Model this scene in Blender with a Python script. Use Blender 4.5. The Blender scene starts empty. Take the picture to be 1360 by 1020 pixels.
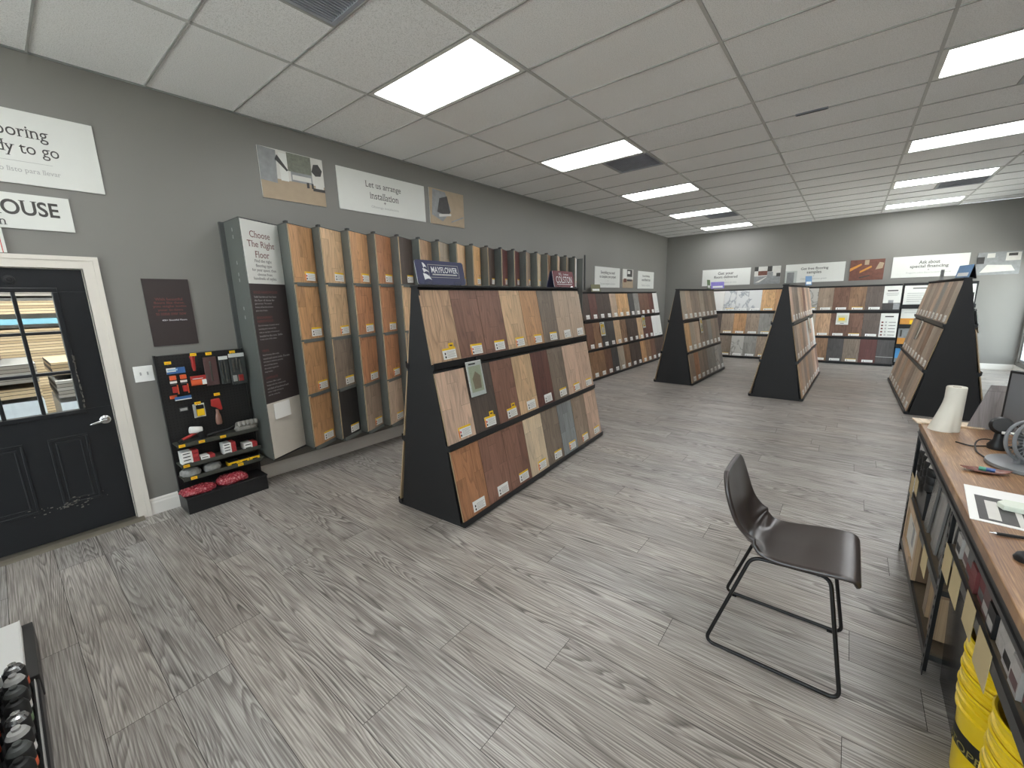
import bpy, bmesh, math, random
from mathutils import Matrix, Vector
random.seed(7)
SC = bpy.context.scene
COL = SC.collection
# ------------------------------------------------------------------ camera
R = ((0.77977995, 0.62547114, -0.02700159), (0.10318275, -0.17093948, -0.97986377), (-0.61749215, 0.76129202, -0.19783301))
cam = bpy.data.objects.new('camera', bpy.data.cameras.new('camera'))
COL.objects.link(cam)
cam.data.sensor_width = 36.0
cam.data.lens = 550.08 / 1360 * 36.0
cam.data.clip_start = 0.02
cam.matrix_world = Matrix(((R[0][0], -R[1][0], -R[2][0], 4.497), (R[0][1], -R[1][1], -R[2][1], 0.0),
                           (R[0][2], -R[1][2], -R[2][2], 1.722), (0, 0, 0, 1)))
SC.camera = cam
# ------------------------------------------------------------------ world, exposure
SC.view_settings.view_transform = 'Standard'
SC.view_settings.look = 'None'
SC.view_settings.gamma = 1
SC.view_settings.use_curve_mapping = False
SC.view_settings.exposure = 1.0
W = bpy.data.worlds.new('sky'); SC.world = W; W.use_nodes = True
W.node_tree.nodes['Background'].inputs[0].default_value = (0.86, 0.93, 1.0, 1)
W.node_tree.nodes['Background'].inputs[1].default_value = 4.0
SC.cycles.diffuse_bounces = 8
sun = bpy.data.objects.new('sun', bpy.data.lights.new('sun', 'SUN')); COL.objects.link(sun)     # shines on the pavement outside, from behind the building
sun.data.energy = 21.0; sun.data.angle = 0.01; sun.data.color = (1.0, 0.97, 0.93)
sun.rotation_euler = Vector((0.35, -0.30, -1.0)).to_track_quat('-Z', 'Y').to_euler()
def portal(loc, rot, sx, sy):
    l = bpy.data.lights.new('window_portal', 'AREA'); l.shape = 'RECTANGLE'; l.size = sx; l.size_y = sy; l.cycles.is_portal = True
    o = bpy.data.objects.new('window_portal', l); COL.objects.link(o); o.location = loc; o.rotation_euler = rot
portal((7.45, 11.74, 1.2), (math.radians(90), 0, math.radians(90)), 2.68, 2.0)
portal((3.9, -4.36, 1.525), (math.radians(90), 0, math.radians(180)), 5.4, 2.45)
LAMP = 9.0        # radiance of the fluorescent diffusers
H = 3.444         # ceiling height
YF = 13.18        # far wall
XR = 7.29         # right wall
YB = -4.2         # wall behind the camera

# ------------------------------------------------------------------ materials
def lin(h):
    h = h.lstrip('#'); o = []
    for i in (0, 2, 4):
        c = int(h[i:i + 2], 16) / 255
        o.append(c / 12.92 if c <= 0.04045 else ((c + 0.055) / 1.055) ** 2.4)
    return (o[0], o[1], o[2], 1)
def shade(c, k): return (min(c[0] * k, 1), min(c[1] * k, 1), min(c[2] * k, 1), 1)
class NT:
    def __init__(s, name):
        s.m = bpy.data.materials.new(name); s.m.use_nodes = True
        s.t = s.m.node_tree; s.b = s.t.nodes['Principled BSDF']
    def n(s, typ, **kw):
        nd = s.t.nodes.new(typ)
        for k, v in kw.items():
            if k.startswith('i_'): nd.inputs[k[2:].replace('_', ' ')].default_value = v
            else: setattr(nd, k, v)
        return nd
    def l(s, a, b): s.t.links.new(a, b)
    def math(s, op, a, b=None, c=None):
        nd = s.n('ShaderNodeMath', operation=op)
        for i, x in enumerate((a, b, c)):
            if x is None: continue
            if isinstance(x, (int, float)): nd.inputs[i].default_value = x
            else: s.l(x, nd.inputs[i])
        return nd.outputs[0]
    def mix(s, f, a, b, mode='MIX'):
        nd = s.n('ShaderNodeMix', data_type='RGBA', blend_type=mode)
        for i, x in ((0, f), (6, a), (7, b)):
            if isinstance(x, (int, float)): nd.inputs[i].default_value = x
            elif isinstance(x, tuple): nd.inputs[i].default_value = x
            else: s.l(x, nd.inputs[i])
        return nd.outputs[2]
    def mapv(s, src, scale, loc=(0, 0, 0)):
        nd = s.n('ShaderNodeMapping'); nd.inputs['Scale'].default_value = scale; nd.inputs['Location'].default_value = loc
        s.l(src, nd.inputs['Vector']); return nd.outputs[0]
    def ramp(s, f, stops):
        nd = s.n('ShaderNodeValToRGB'); e = nd.color_ramp.elements
        while len(e) < len(stops): e.new(0.5)
        for k, (p, c) in enumerate(stops):
            e[k].position = p; e[k].color = c if isinstance(c, tuple) else (c, c, c, 1)
        s.l(f, nd.inputs[0]); return nd.outputs[0]
    def bump(s, h, strength=0.2, dist=0.01):
        nd = s.n('ShaderNodeBump'); nd.inputs['Strength'].default_value = strength; nd.inputs['Distance'].default_value = dist
        s.l(h, nd.inputs['Height']); s.l(nd.outputs[0], s.b.inputs['Normal'])
MATS = {}
def mat(name, hexc, rough=0.55, metal=0.0, var=0.06, scale=14.0, coat=0.0, spec=None, emit=0.0):
    if name in MATS: return MATS[name]
    t = NT(name); c = lin(hexc)
    tc = t.n('ShaderNodeTexCoord')
    nz = t.n('ShaderNodeTexNoise'); nz.inputs['Scale'].default_value = scale; nz.inputs['Detail'].default_value = 3
    t.l(tc.outputs['Object'], nz.inputs['Vector'])
    col = t.mix(nz.outputs[0], shade(c, 1 - var), shade(c, 1 + var))
    t.l(col, t.b.inputs['Base Color'])
    t.b.inputs['Roughness'].default_value = rough; t.b.inputs['Metallic'].default_value = metal
    if coat: t.b.inputs['Coat Weight'].default_value = coat
    if spec is not None: t.b.inputs['Specular IOR Level'].default_value = spec
    if emit:
        t.b.inputs['Emission Color'].default_value = c; t.b.inputs['Emission Strength'].default_value = emit
    MATS[name] = t.m; return t.m
def grain(t, vec, along=1.0, across=8.0, rings=9.0):
    """cathedral rings and pores; vec: x along the grain, y across. returns value around 0..1"""
    a = t.mapv(vec, (along, across, 1))
    nz = t.n('ShaderNodeTexNoise'); nz.inputs['Scale'].default_value = 1.0; nz.inputs['Detail'].default_value = 1.5; nz.inputs['Roughness'].default_value = 0.45
    t.l(a, nz.inputs['Vector'])
    f = t.math('FRACT', t.math('MULTIPLY', nz.outputs[0], rings))
    tri = f
    fine = t.n('ShaderNodeTexNoise'); fine.inputs['Scale'].default_value = 1.0; fine.inputs['Detail'].default_value = 4
    t.l(t.mapv(vec, (along * 6, across * 26, 1)), fine.inputs['Vector'])
    return tri, fine.outputs[0]
def wood(name, hexc, contrast=0.22, strips=3, stain=None, rough=0.42):
    if name in MATS: return MATS[name]
    t = NT(name); c = lin(hexc); l_ = 0.3 * c[0] + 0.6 * c[1] + 0.1 * c[2]; c = tuple(l_ + (q - l_) * 0.78 for q in c[:3]) + (1,); c = shade(c, 1.16)
    tc = t.n('ShaderNodeTexCoord'); oi = t.n('ShaderNodeObjectInfo')
    sp = t.n('ShaderNodeSeparateXYZ'); t.l(tc.outputs['Object'], sp.inputs[0])
    rnd = t.math('MULTIPLY', oi.outputs['Random'], 37.0)
    cb = t.n('ShaderNodeCombineXYZ'); t.l(t.math('ADD', sp.outputs[1], rnd), cb.inputs[0]); t.l(sp.outputs[0], cb.inputs[1]); t.l(rnd, cb.inputs[2])
    br = t.n('ShaderNodeTexBrick'); br.offset = 0.41
    br.inputs['Scale'].default_value = 1; br.inputs['Mortar Size'].default_value = 0.0011; br.inputs['Mortar Smooth'].default_value = 0.1
    br.inputs['Brick Width'].default_value = 0.47; br.inputs['Row Height'].default_value = 0.322 / strips
    br.inputs['Color1'].default_value = shade(c, 0.87); br.inputs['Color2'].default_value = shade(c, 1.13); br.inputs['Mortar'].default_value = shade(c, 0.5)
    t.l(cb.outputs[0], br.inputs['Vector'])
    sh = t.n('ShaderNodeVectorMath', operation='MULTIPLY_ADD')      # each strip is cut from another place
    t.l(br.outputs['Color'], sh.inputs[0]); sh.inputs[1].default_value = (40, 40, 40); t.l(cb.outputs[0], sh.inputs[2])
    tri, fine = grain(t, sh.outputs[0], 1.3, 9.0, 8.0)
    k = contrast
    g = t.ramp(tri, ((0.0, 1 - k * 1.2), (0.2, 1 - k * 0.2), (0.6, 1 + k * 0.4), (0.9, 1 + k * 0.3), (1.0, 1 - k * 1.2)))
    col = t.mix(1.0, br.outputs['Color'], g, 'MULTIPLY')
    g2 = t.ramp(fine, ((0.3, 1 - k), (0.68, 1 + k * 0.7)))
    col = t.mix(1.0, col, g2, 'MULTIPLY')
    if stain:
        big = t.n('ShaderNodeTexNoise'); big.inputs['Scale'].default_value = 3.0
        t.l(cb.outputs[0], big.inputs['Vector'])
        col = t.mix(t.ramp(big.outputs[0], ((0.42, 0.0), (0.62, 0.75))), col, lin(stain))
    t.l(col, t.b.inputs['Base Color']); t.b.inputs['Roughness'].default_value = rough
    t.bump(t.math('ADD', fine, tri), 0.12, 0.002)
    MATS[name] = t.m; return t.m
def marble(name, hexc, vein):
    t = NT(name); tc = t.n('ShaderNodeTexCoord'); oi = t.n('ShaderNodeObjectInfo')
    va = t.n('ShaderNodeVectorMath', operation='ADD'); t.l(tc.outputs['Object'], va.inputs[0])
    cb = t.n('ShaderNodeCombineXYZ'); t.l(t.math('MULTIPLY', oi.outputs['Random'], 9.0), cb.inputs[2]); t.l(cb.outputs[0], va.inputs[1])
    nz = t.n('ShaderNodeTexNoise'); nz.inputs['Scale'].default_value = 2.2; nz.inputs['Detail'].default_value = 4; nz.inputs['Distortion'].default_value = 1.2
    t.l(va.outputs[0], nz.inputs['Vector'])
    d = t.math('ABSOLUTE', t.math('SUBTRACT', nz.outputs[0], 0.5))
    t.l(t.ramp(d, ((0.0, lin(vein)), (0.035, lin(hexc)), (1.0, lin(hexc)))), t.b.inputs['Base Color'])
    t.b.inputs['Roughness'].default_value = 0.25; MATS[name] = t.m; return t.m
def glass_mat(name, tint=(0.93, 0.96, 0.96, 1)):
    t = NT(name); nodes = t.t.nodes; nodes.remove(t.b)
    tr = t.n('ShaderNodeBsdfTransparent'); tr.inputs[0].default_value = tint
    gl = t.n('ShaderNodeBsdfGlossy'); gl.inputs['Roughness'].default_value = 0.02
    fr = t.n('ShaderNodeLayerWeight'); fr.inputs[0].default_value = 0.5
    mx = t.n('ShaderNodeMixShader'); t.l(t.math('ADD', t.math('MULTIPLY', t.math('POWER', fr.outputs['Facing'], 5.0), 0.6), 0.045), mx.inputs[0]); t.l(tr.outputs[0], mx.inputs[1]); t.l(gl.outputs[0], mx.inputs[2])
    t.l(mx.outputs[0], nodes['Material Output'].inputs[0]); MATS[name] = t.m; return t.m

BLACK = mat('black_panel', '1f1f20', 0.6, var=0.12, scale=5)
BLACKM = mat('black_metal', '242526', 0.38, 0.2)
DGREY = mat('dark_grey_metal', '4b4e4d', 0.45)
WHITE = mat('sign_white', 'dadbd5', 0.5, var=0.015)
PAPER = mat('paper_white', 'eeeeea', 0.6, var=0.01)
INK = mat('ink_dark', '4a4845', 0.6)
INKR = mat('ink_brown_red', '6d3d38', 0.6)
YEL = mat('tag_yellow', 'f0c419', 0.5, var=0.02)
ORG = mat('tag_orange', 'e2832a', 0.5, var=0.02)
LGREY = mat('ink_light_grey', 'a9a9a6', 0.6)
BLK = mat('ink_black', '161616', 0.5)
REDM = mat('signal_red', 'c22b2b', 0.45)
CLEAR = glass_mat('clear_plastic', (0.9, 0.92, 0.92, 1))
GLASS = glass_mat('window_glass')

# ------------------------------------------------------------------ mesh builder
class MB:
    def __init__(s): s.v = []; s.f = []; s.m = []; s.mats = []
    def _mi(s, m):
        if m not in s.mats: s.mats.append(m)
        return s.mats.index(m)
    def add(s, vs, fs, m, M=None):
        o = len(s.v); k = s._mi(m)
        s.v += [tuple(M @ Vector(v)) if M is not None else tuple(v) for v in vs]
        for f in fs: s.f.append([i + o for i in f]); s.m.append(k)
        return s
    def box(s, x0, x1, y0, y1, z0, z1, m, M=None):
        vs = [(x, y, z) for z in (z0, z1) for y in (y0, y1) for x in (x0, x1)]
        return s.add(vs, [(0, 2, 3, 1), (4, 5, 7, 6), (0, 1, 5, 4), (2, 6, 7, 3), (0, 4, 6, 2), (1, 3, 7, 5)], m, M)
    def prism(s, pts, z0, z1, m, M=None):       # polygon (ccw) in xy, extruded in z
        n = len(pts)
        vs = [(p[0], p[1], z0) for p in pts] + [(p[0], p[1], z1) for p in pts]
        fs = [list(range(n))[::-1], list(range(n, 2 * n))] + [(i, (i + 1) % n, n + (i + 1) % n, n + i) for i in range(n)]
        return s.add(vs, fs, m, M)
    def lathe(s, prof, m, M=None, seg=28, sx=1, sy=1, a0=0, a1=2 * math.pi):
        full = abs(a1 - a0 - 2 * math.pi) < 1e-6
        k = seg if full else seg + 1
        vs = []
        for r, z in prof:
            for i in range(k):
                a = a0 + (a1 - a0) * i / seg; vs.append((r * sx * math.cos(a), r * sy * math.sin(a), z))
        fs = []
        for j in range(len(prof) - 1):
            for i in range(seg):
                b = (i + 1) % k; fs.append((j * k + i, j * k + b, (j + 1) * k + b, (j + 1) * k + i))
        if full:
            if prof[0][0] > 1e-6: fs.append(list(range(k))[::-1])
            if prof[-1][0] > 1e-6: fs.append([(len(prof) - 1) * k + i for i in range(k)])
        return s.add(vs, fs, m, M)
    def tube(s, pts, r, m, M=None, seg=10, closed=False):
        pts = [Vector(p) for p in pts]; n = len(pts); vs = []; fs = []
        up = None
        for i in range(n):
            a = pts[(i - 1) % n] if (closed or i > 0) else pts[i]; b = pts[(i + 1) % n] if (closed or i < n - 1) else pts[i]
            t = (b - a).normalized()
            if up is None:
                up = Vector((0, 0, 1)) if abs(t.z) < 0.9 else Vector((1, 0, 0))
            u = (up - t * up.dot(t)).normalized(); w = t.cross(u); up = u
            rr = r[i] if isinstance(r, (list, tuple)) else r
            for k in range(seg):
                an = 2 * math.pi * k / seg; vs.append(pts[i] + (u * math.cos(an) + w * math.sin(an)) * rr)
        for i in range(n if closed else n - 1):
            j = (i + 1) % n
            for k in range(seg):
                l = (k + 1) % seg; fs.append((i * seg + k, i * seg + l, j * seg + l, j * seg + k))
        if not closed: fs += [list(range(seg))[::-1], [(n - 1) * seg + k for k in range(seg)]]
        return s.add(vs, fs, m, M)
    def mesh(s, name, smooth=False):
        me = bpy.data.meshes.new(name); me.from_pydata(s.v, [], s.f)
        for m in s.mats: me.materials.append(m)
        for p, k in zip(me.polygons, s.m): p.material_index = k
        if smooth:
            for p in me.polygons: p.use_smooth = True
            me.set_sharp_from_angle(angle=math.radians(40))
        me.update(); return me
    def build(s, name, parent=None, M=None, smooth=False, bevel=0.0):
        o = link(name, s.mesh(name, smooth), parent, M)
        if bevel:
            b = o.modifiers.new('bevel', 'BEVEL'); b.width = bevel; b.segments = 2; b.limit_method = 'ANGLE'; b.angle_limit = math.radians(35)
        return o
def link(name, me, parent=None, M=None):
    o = bpy.data.objects.new(name, me); COL.objects.link(o)
    if parent is not None: o.parent = parent
    if M is not None: o.matrix_basis = M
    return o
def tag(o, label, cat, group=None, kind=None):
    if label: o['label'] = label
    if cat: o['category'] = cat
    if group: o['group'] = group
    if kind: o['kind'] = kind
    return o
def thing(name, label, cat, M, group=None):
    return tag(link(name, None, None, M), label, cat, group)
def struct(o): o['kind'] = 'structure'; return o
def T(x, y, z): return Matrix.Translation((x, y, z))
def RZ(d): return Matrix.Rotation(math.radians(d), 4, 'Z')
def RX(d): return Matrix.Rotation(math.radians(d), 4, 'X')
def RY(d): return Matrix.Rotation(math.radians(d), 4, 'Y')
def frame(o, right, up):
    r = Vector(right).normalized(); u = Vector(up).normalized(); n = r.cross(u)
    return Matrix(((r.x, u.x, n.x, o[0]), (r.y, u.y, n.y, o[1]), (r.z, u.z, n.z, o[2]), (0, 0, 0, 1)))
def path(pts, r=0.03, n=5, closed=False):        # polyline with rounded corners
    P = [Vector(p) for p in pts]; out = []; N = len(P)
    for i in range(N):
        if not closed and i in (0, N - 1): out.append(P[i]); continue
        a, b, c = P[(i - 1) % N], P[i], P[(i + 1) % N]
        d1 = (a - b); d2 = (c - b); rr = min(r, d1.length * 0.45, d2.length * 0.45)
        p, q = b + d1.normalized() * rr, b + d2.normalized() * rr
        for k in range(n + 1):
            t = k / n; out.append(p * (1 - t) ** 2 + b * 2 * t * (1 - t) + q * t * t)
    return out
def text_mesh(s, m, cx, cy, w=None, h=None, z=0.001, align='c', depth=0.0004, bold=0.0, serif=True):
    cu = bpy.data.curves.new('lettering', 'FONT'); cu.body = s; cu.size = 1; cu.extrude = 0.0; cu.offset = bold
    cu.align_x = 'CENTER' if align == 'c' else 'LEFT'; cu.resolution_u = 5
    ob = bpy.data.objects.new('lettering', cu); COL.objects.link(ob)
    dg = bpy.context.evaluated_depsgraph_get(); me = bpy.data.meshes.new_from_object(ob.evaluated_get(dg))
    bpy.data.objects.remove(ob)
    xs = [v.co.x for v in me.vertices]; ys = [v.co.y for v in me.vertices]
    x0, x1, y0, y1 = min(xs), max(xs), min(ys), max(ys)
    sx = (w / (x1 - x0)) if w else None; sy = (h / (y1 - y0)) if h else None
    sx = sx or sy; sy = sy or sx
    ox = (x0 + x1) / 2 if align == 'c' else x0; oy = (y0 + y1) / 2
    vs = [(cx + (v.co.x - ox) * sx, cy + (v.co.y - oy) * sy, z) for v in me.vertices]
    fs = [list(p.vertices) for p in me.polygons]
    if serif:       # short horizontal stroke ends on the base, x-height and cap lines get slab serifs
        cnt = {}
        for p in me.polygons:
            for k in p.edge_keys: cnt[k] = cnt.get(k, 0) + 1
        for (a, b), n in cnt.items():
            A, B = me.vertices[a].co, me.vertices[b].co
            if n != 1 or abs(A.y - B.y) > 0.004: continue
            ln = abs(A.x - B.x)
            if not 0.072 < ln < 0.2: continue
            y = (A.y + B.y) / 2; others = [v.co.y for v in me.vertices if min(A.x, B.x) - 0.002 < v.co.x < max(A.x, B.x) + 0.002 and abs(v.co.y - y) > 0.1]
            up_ = 1 if (others and sum(others) / len(others) > y) else -1
            if abs(y) > 0.02 and not (0.42 < y < 0.8) and not (-0.3 < y < -0.12): continue
            xa, xb = min(A.x, B.x) - 0.065, max(A.x, B.x) + 0.065; ya, yb = sorted((y, y + up_ * 0.035)); o_ = len(vs)
            vs += [(cx + (px - ox) * sx, cy + (py - oy) * sy, z + 0.0001) for px, py in ((xa, ya), (xb, ya), (xb, yb), (xa, yb))]; fs.append([o_, o_ + 1, o_ + 2, o_ + 3])
    bpy.data.meshes.remove(me)
    return vs, fs, m
def lettering(parent, items, name='lettering'):
    mb = MB()
    for it in items: mb.add(*text_mesh(*it[0], **it[1]))
    return mb.build(name, parent)
def L(s, m, cx, cy, **k): return ((s, m, cx, cy), k)

# ================================================================== THE SETTING
# floor: one quad per plank, laid across the room, grooves between
PW = 0.2276; PL = 1.816
known = {0: 1.48, 1: 0.48, 2: 2.293, 3: 2.035, 4: 3.089, 5: 3.546, 6: 3.055, 7: 3.545, 8: 2.83, 9: 3.918, 10: 3.095, 11: 2.85, 12: 3.53}
# row k spans y from 0.228 + (k-2)*PW
fl = NT('grey_oak_plank')
uvn = fl.n('ShaderNodeUVMap'); uvn.uv_map = 'UVMap'
at = fl.n('ShaderNodeAttribute'); at.attribute_name = 'tint'
tri, fine = grain(fl, uvn.outputs[0], 0.55, 6.5, 25.0)
g1 = fl.ramp(tri, ((0.0, 0.0), (0.18, 0.35), (0.5, 0.85), (0.84, 1.0), (0.97, 0.15), (1.0, 0.0)))
g2 = fl.ramp(fine, ((0.36, 0.0), (0.62, 1.0)))
big = fl.n('ShaderNodeTexNoise'); big.inputs['Scale'].default_value = 1.0; big.inputs['Detail'].default_value = 2
fl.l(fl.mapv(uvn.outputs[0], (1.6, 7, 1)), big.inputs['Vector'])
reg = fl.n('ShaderNodeTexNoise'); reg.inputs['Scale'].default_value = 1.0; reg.inputs['Detail'].default_value = 1
fl.l(fl.mapv(uvn.outputs[0], (0.9, 5, 1), (3, 7, 0)), reg.inputs['Vector'])
amp = fl.ramp(reg.outputs[0], ((0.42, 0.07), (0.66, 0.55)))
g1 = fl.math('ADD', fl.math('MULTIPLY', fl.math('SUBTRACT', g1, 0.75), amp), 0.33)
gm = fl.math('ADD', g1, fl.math('MULTIPLY', g2, 0.40))
gm = fl.math('ADD', gm, fl.math('MULTIPLY', big.outputs[0], 0.3))
c = fl.ramp(gm, ((0.12, lin('45403c')), (0.58, lin('837d77')), (0.95, lin('b3aea7'))))
c = fl.mix(1.0, c, at.outputs['Color'], 'MULTIPLY')
fl.l(c, fl.b.inputs['Base Color'])
fl.l(fl.ramp(gm, ((0.2, 0.46), (1.0, 0.29))), fl.b.inputs['Roughness'])
fl.bump(gm, 0.18, 0.002)
GROOVE = mat('floor_groove', '26221f', 0.8)
vs = []; fs = []; uvs = []; tints = []
k0 = int((YB - 0.228) / PW) - 1
for k in range(k0, int(YF / PW) + 3):
    ya = 0.228 + (k - 2) * PW; yb = ya + PW
    ya = max(ya, YB); yb = min(yb, YF)
    if yb - ya < 0.01: continue
    j = known.get(k, random.uniform(0, PL)) % PL - PL
    while j < XR:
        xa = max(j, 0); xb = min(j + PL, XR)
        if xb - xa > 0.02:
            e = 0.0011; o = len(vs)
            vs += [(xa + e, ya + e, 0), (xb - e, ya + e, 0), (xb - e, yb - e, 0), (xa + e, yb - e, 0)]
            fs.append((o, o + 1, o + 2, o + 3)); ru, rv = random.uniform(0, 90), random.uniform(0, 90)
            uvs += [(x - j + ru, y - ya + rv) for x, y, _ in vs[o:]]
            q = random.uniform(0.86, 1.1); w = random.uniform(-0.015, 0.02)
            tints.append((q * (1 + w), q, q * (1 - w), 1))
        j += PL
o = len(vs); vs += [(0, YB, -0.0015), (XR, YB, -0.0015), (XR, YF, -0.0015), (0, YF, -0.0015)]; fs.append((o, o + 1, o + 2, o + 3)); uvs += [(0, 0)] * 4; tints.append((1, 1, 1, 1))
me = bpy.data.meshes.new('floor'); me.from_pydata(vs, [], fs); me.materials.append(fl.m); me.materials.append(GROOVE)
me.polygons[-1].material_index = 1
ul = me.uv_layers.new(name='UVMap')
for i, u in enumerate(uvs): ul.data[i].uv = u
ca = me.color_attributes.new('tint', 'FLOAT_COLOR', 'CORNER')
for i in range(len(me.loops)): ca.data[i].color = tints[i // 4]
struct(link('floor', me))

# wall paint
wp = NT('grey_wall_paint'); tc = wp.n('ShaderNodeTexCoord')
nz = wp.n('ShaderNodeTexNoise'); nz.inputs['Scale'].default_value = 1.1; wp.l(tc.outputs['Object'], nz.inputs['Vector'])
WC = lin('807e79')
wp.l(wp.mix(nz.outputs[0], shade(WC, 0.94), shade(WC, 1.05)), wp.b.inputs['Base Color']); wp.b.inputs['Roughness'].default_value = 0.5
n2 = wp.n('ShaderNodeTexNoise'); n2.inputs['Scale'].default_value = 160; wp.l(tc.outputs['Object'], n2.inputs['Vector']); wp.bump(n2.outputs[0], 0.08, 0.003)
WALL = wp.m
DOOR_Y0, DOOR_Y1, DOOR_H = -0.42, 0.49, 2.035
wl = MB()
wl.box(-0.14, 0, YB, DOOR_Y0, 0, H, WALL).box(-0.14, 0, DOOR_Y1, YF + 0.14, 0, H, WALL).box(-0.14, 0, DOOR_Y0, DOOR_Y1, DOOR_H, H, WALL)
struct(wl.build('wall_left'))
struct(MB().box(0, XR + 0.14, YF, YF + 0.14, 0, H, WALL).build('wall_far'))
# right wall with a glazed storefront
WY0, WY1, WZ0, WZ1 = 10.4, 13.08, 0.2, 2.2
wr = MB().box(XR, XR + 0.14, YB, WY0, 0, H, WALL).box(XR, XR + 0.14, WY1, YF, 0, H, WALL)
wr.box(XR, XR + 0.14, WY0, WY1, 0, WZ0, WALL).box(XR, XR + 0.14, WY0, WY1, WZ1, H, WALL)
struct(wr.build('wall_right'))
WALL2 = mat('bounce_wall_paint', 'cfcfca', 0.6)  # unseen wall, coloured paler to bounce light up at the ceiling
BX0, BX1 = 1.2, 6.6
wb = MB().box(-0.14, BX0, YB - 0.14, YB, 0, H, WALL2).box(BX1, XR + 0.14, YB - 0.14, YB, 0, H, WALL)
wb.box(BX0, BX1, YB - 0.14, YB, 0, 0.3, WALL).box(BX0, BX1, YB - 0.14, YB, 2.75, H, WALL)
struct(wb.build('wall_back'))
ALU = mat('window_aluminium', 'b9bcbd', 0.35, 0.6)
def storefront(name, a, b, z0, z1, axis, pos, n):
    fr = MB(); w = 0.05
    def bx(mb, u0, u1, za, zb, d0, d1, m):
        if axis == 'y': mb.box(pos + d0, pos + d1, u0, u1, za, zb, m)
        else: mb.box(u0, u1, pos + d0, pos + d1, za, zb, m)
    bx(fr, a, b, z0, z0 + w, 0.03, 0.10, ALU); bx(fr, a, b, z1 - w, z1, 0.03, 0.10, ALU)
    for i in range(n + 1):
        u = a + (b - a - w) * i / n; bx(fr, u, u + w, z0 + w, z1 - w, 0.03, 0.10, ALU)
    f = struct(fr.build(name))
    g = MB(); bx(g, a + w / 2, b - w / 2, z0 + w / 2, z1 - w / 2, 0.06, 0.066, GLASS); g.build('window_pane', f)
storefront('window_1', WY0, WY1, WZ0, WZ1, 'y', XR, 2)
storefront('added_back_window', BX0, BX1, 0.3, 2.75, 'x', YB - 0.13, 4)  # unseen window, added so daylight reaches the ceiling
struct(MB().box(-9, 22, -14, 24, -0.12, -0.1, mat('pavement', 'c9c6c0', 0.8)).build('pavement_ground'))

# baseboards
BB = mat('baseboard_white', 'e4e1da', 0.45, var=0.05, scale=3)
def base_l(y0, y1):
    m = MB(); pr = [(0, 0), (0.016, 0), (0.016, 0.10), (0.011, 0.115), (0.011, 0.125), (0.004, 0.14), (0, 0.14)]
    m.prism(pr, 0, y1 - y0, BB, Matrix(((1, 0, 0, 0), (0, 0, -1, y1), (0, 1, 0, 0), (0, 0, 0, 1)))); return m
struct(base_l(0.585, YF - 0.02).build('baseboard_left')); struct(base_l(YB, DOOR_Y0 - 0.1).build('baseboard_left'))
struct(MB().box(0.02, XR, YF - 0.016, YF, 0, 0.125, BB).build('baseboard_far', bevel=0.004))
struct(MB().box(XR - 0.016, XR, YB, YF - 0.02, 0, 0.125, BB).build('baseboard_right', bevel=0.004))

# ceiling tiles and grid
ct = NT('ceiling_tile'); tc = ct.n('ShaderNodeTexCoord')
v1 = ct.n('ShaderNodeTexNoise'); v1.inputs['Scale'].default_value = 170; v1.inputs['Detail'].default_value = 4; ct.l(tc.outputs['Object'], v1.inputs['Vector'])
v2 = ct.n('ShaderNodeTexNoise'); v2.inputs['Scale'].default_value = 0.7; ct.l(tc.outputs['Object'], v2.inputs['Vector'])
cc = ct.mix(ct.ramp(v1.outputs[0], ((0.36, 0.0), (0.5, 1.0))), lin('d0d0ce'), lin('f1f1f0'))
cc = ct.mix(ct.ramp(v2.outputs[0], ((0.35, 0.0), (0.7, 0.35))), cc, lin('dedcd8'))
ct.l(cc, ct.b.inputs['Base Color']); ct.b.inputs['Roughness'].default_value = 0.9; ct.bump(v1.outputs[0], 0.35, 0.004)
TM = ct.m
GX = [1.168 + 1.2192 * i for i in range(6)]
GY0 = 2.285; TS = 0.6096
gx = [0] + GX + [XR]; gy = [YB] + [GY0 + TS * j for j in range(-10, 18)] + [YF]
lights = [(a, j) for a in (0, 3) for j in (-8, -4, 0, 4, 8, 12, 16)]
vents = [(0, -2), (0, 5), (0, 13), (3, 5), (3, 13), (0, -7), (3, -3)]
cm = MB()
for i in range(len(gx) - 1):
    for j in range(len(gy) - 1):
        jj = j - 11
        if (i - 1, jj) in lights: continue
        d = random.uniform(0, 0.004)
        x0, x1, y0, y1 = gx[i], gx[i + 1], gy[j], gy[j + 1]
        if (i - 1, jj) in vents: x1 = x0 + TS
        elif False: pass
        z = H + d
        cm.add([(x0, y0, z), (x1, y0, z), (x1, y1, z), (x0, y1, z)], [(0, 3, 2, 1)], TM)
cm.box(0, XR, YB, YF, H + 0.12, H + 0.14, TM)
struct(cm.build('ceiling'))
GR = mat('ceiling_grid', 'a2a29e', 0.6)
gm_ = MB()
GR2 = mat('ceiling_main_bar', 'b9b9b5', 0.6)
for x in gx[1:-1]: gm_.box(x - 0.011, x + 0.011, YB, YF, H - 0.006, H + 0.006, GR2)
for y in gy[1:-1]: gm_.box(0, XR, y - 0.006, y + 0.006, H - 0.0055, H + 0.005, GR)
for a, j in vents: gm_.box(gx[a + 1] + TS - 0.01, gx[a + 1] + TS + 0.01, GY0 + TS * j, GY0 + TS * (j + 1), H - 0.0055, H + 0.005, GR)
struct(gm_.build('trim_1'))
ga = mat('wall_angle', '8f918e', 0.5)
struct(MB().box(0, 0.02, YB, YF, H - 0.008, H, ga).box(0.02, XR, YF - 0.02, YF, H - 0.008, H, ga).build('trim_2'))
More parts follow.
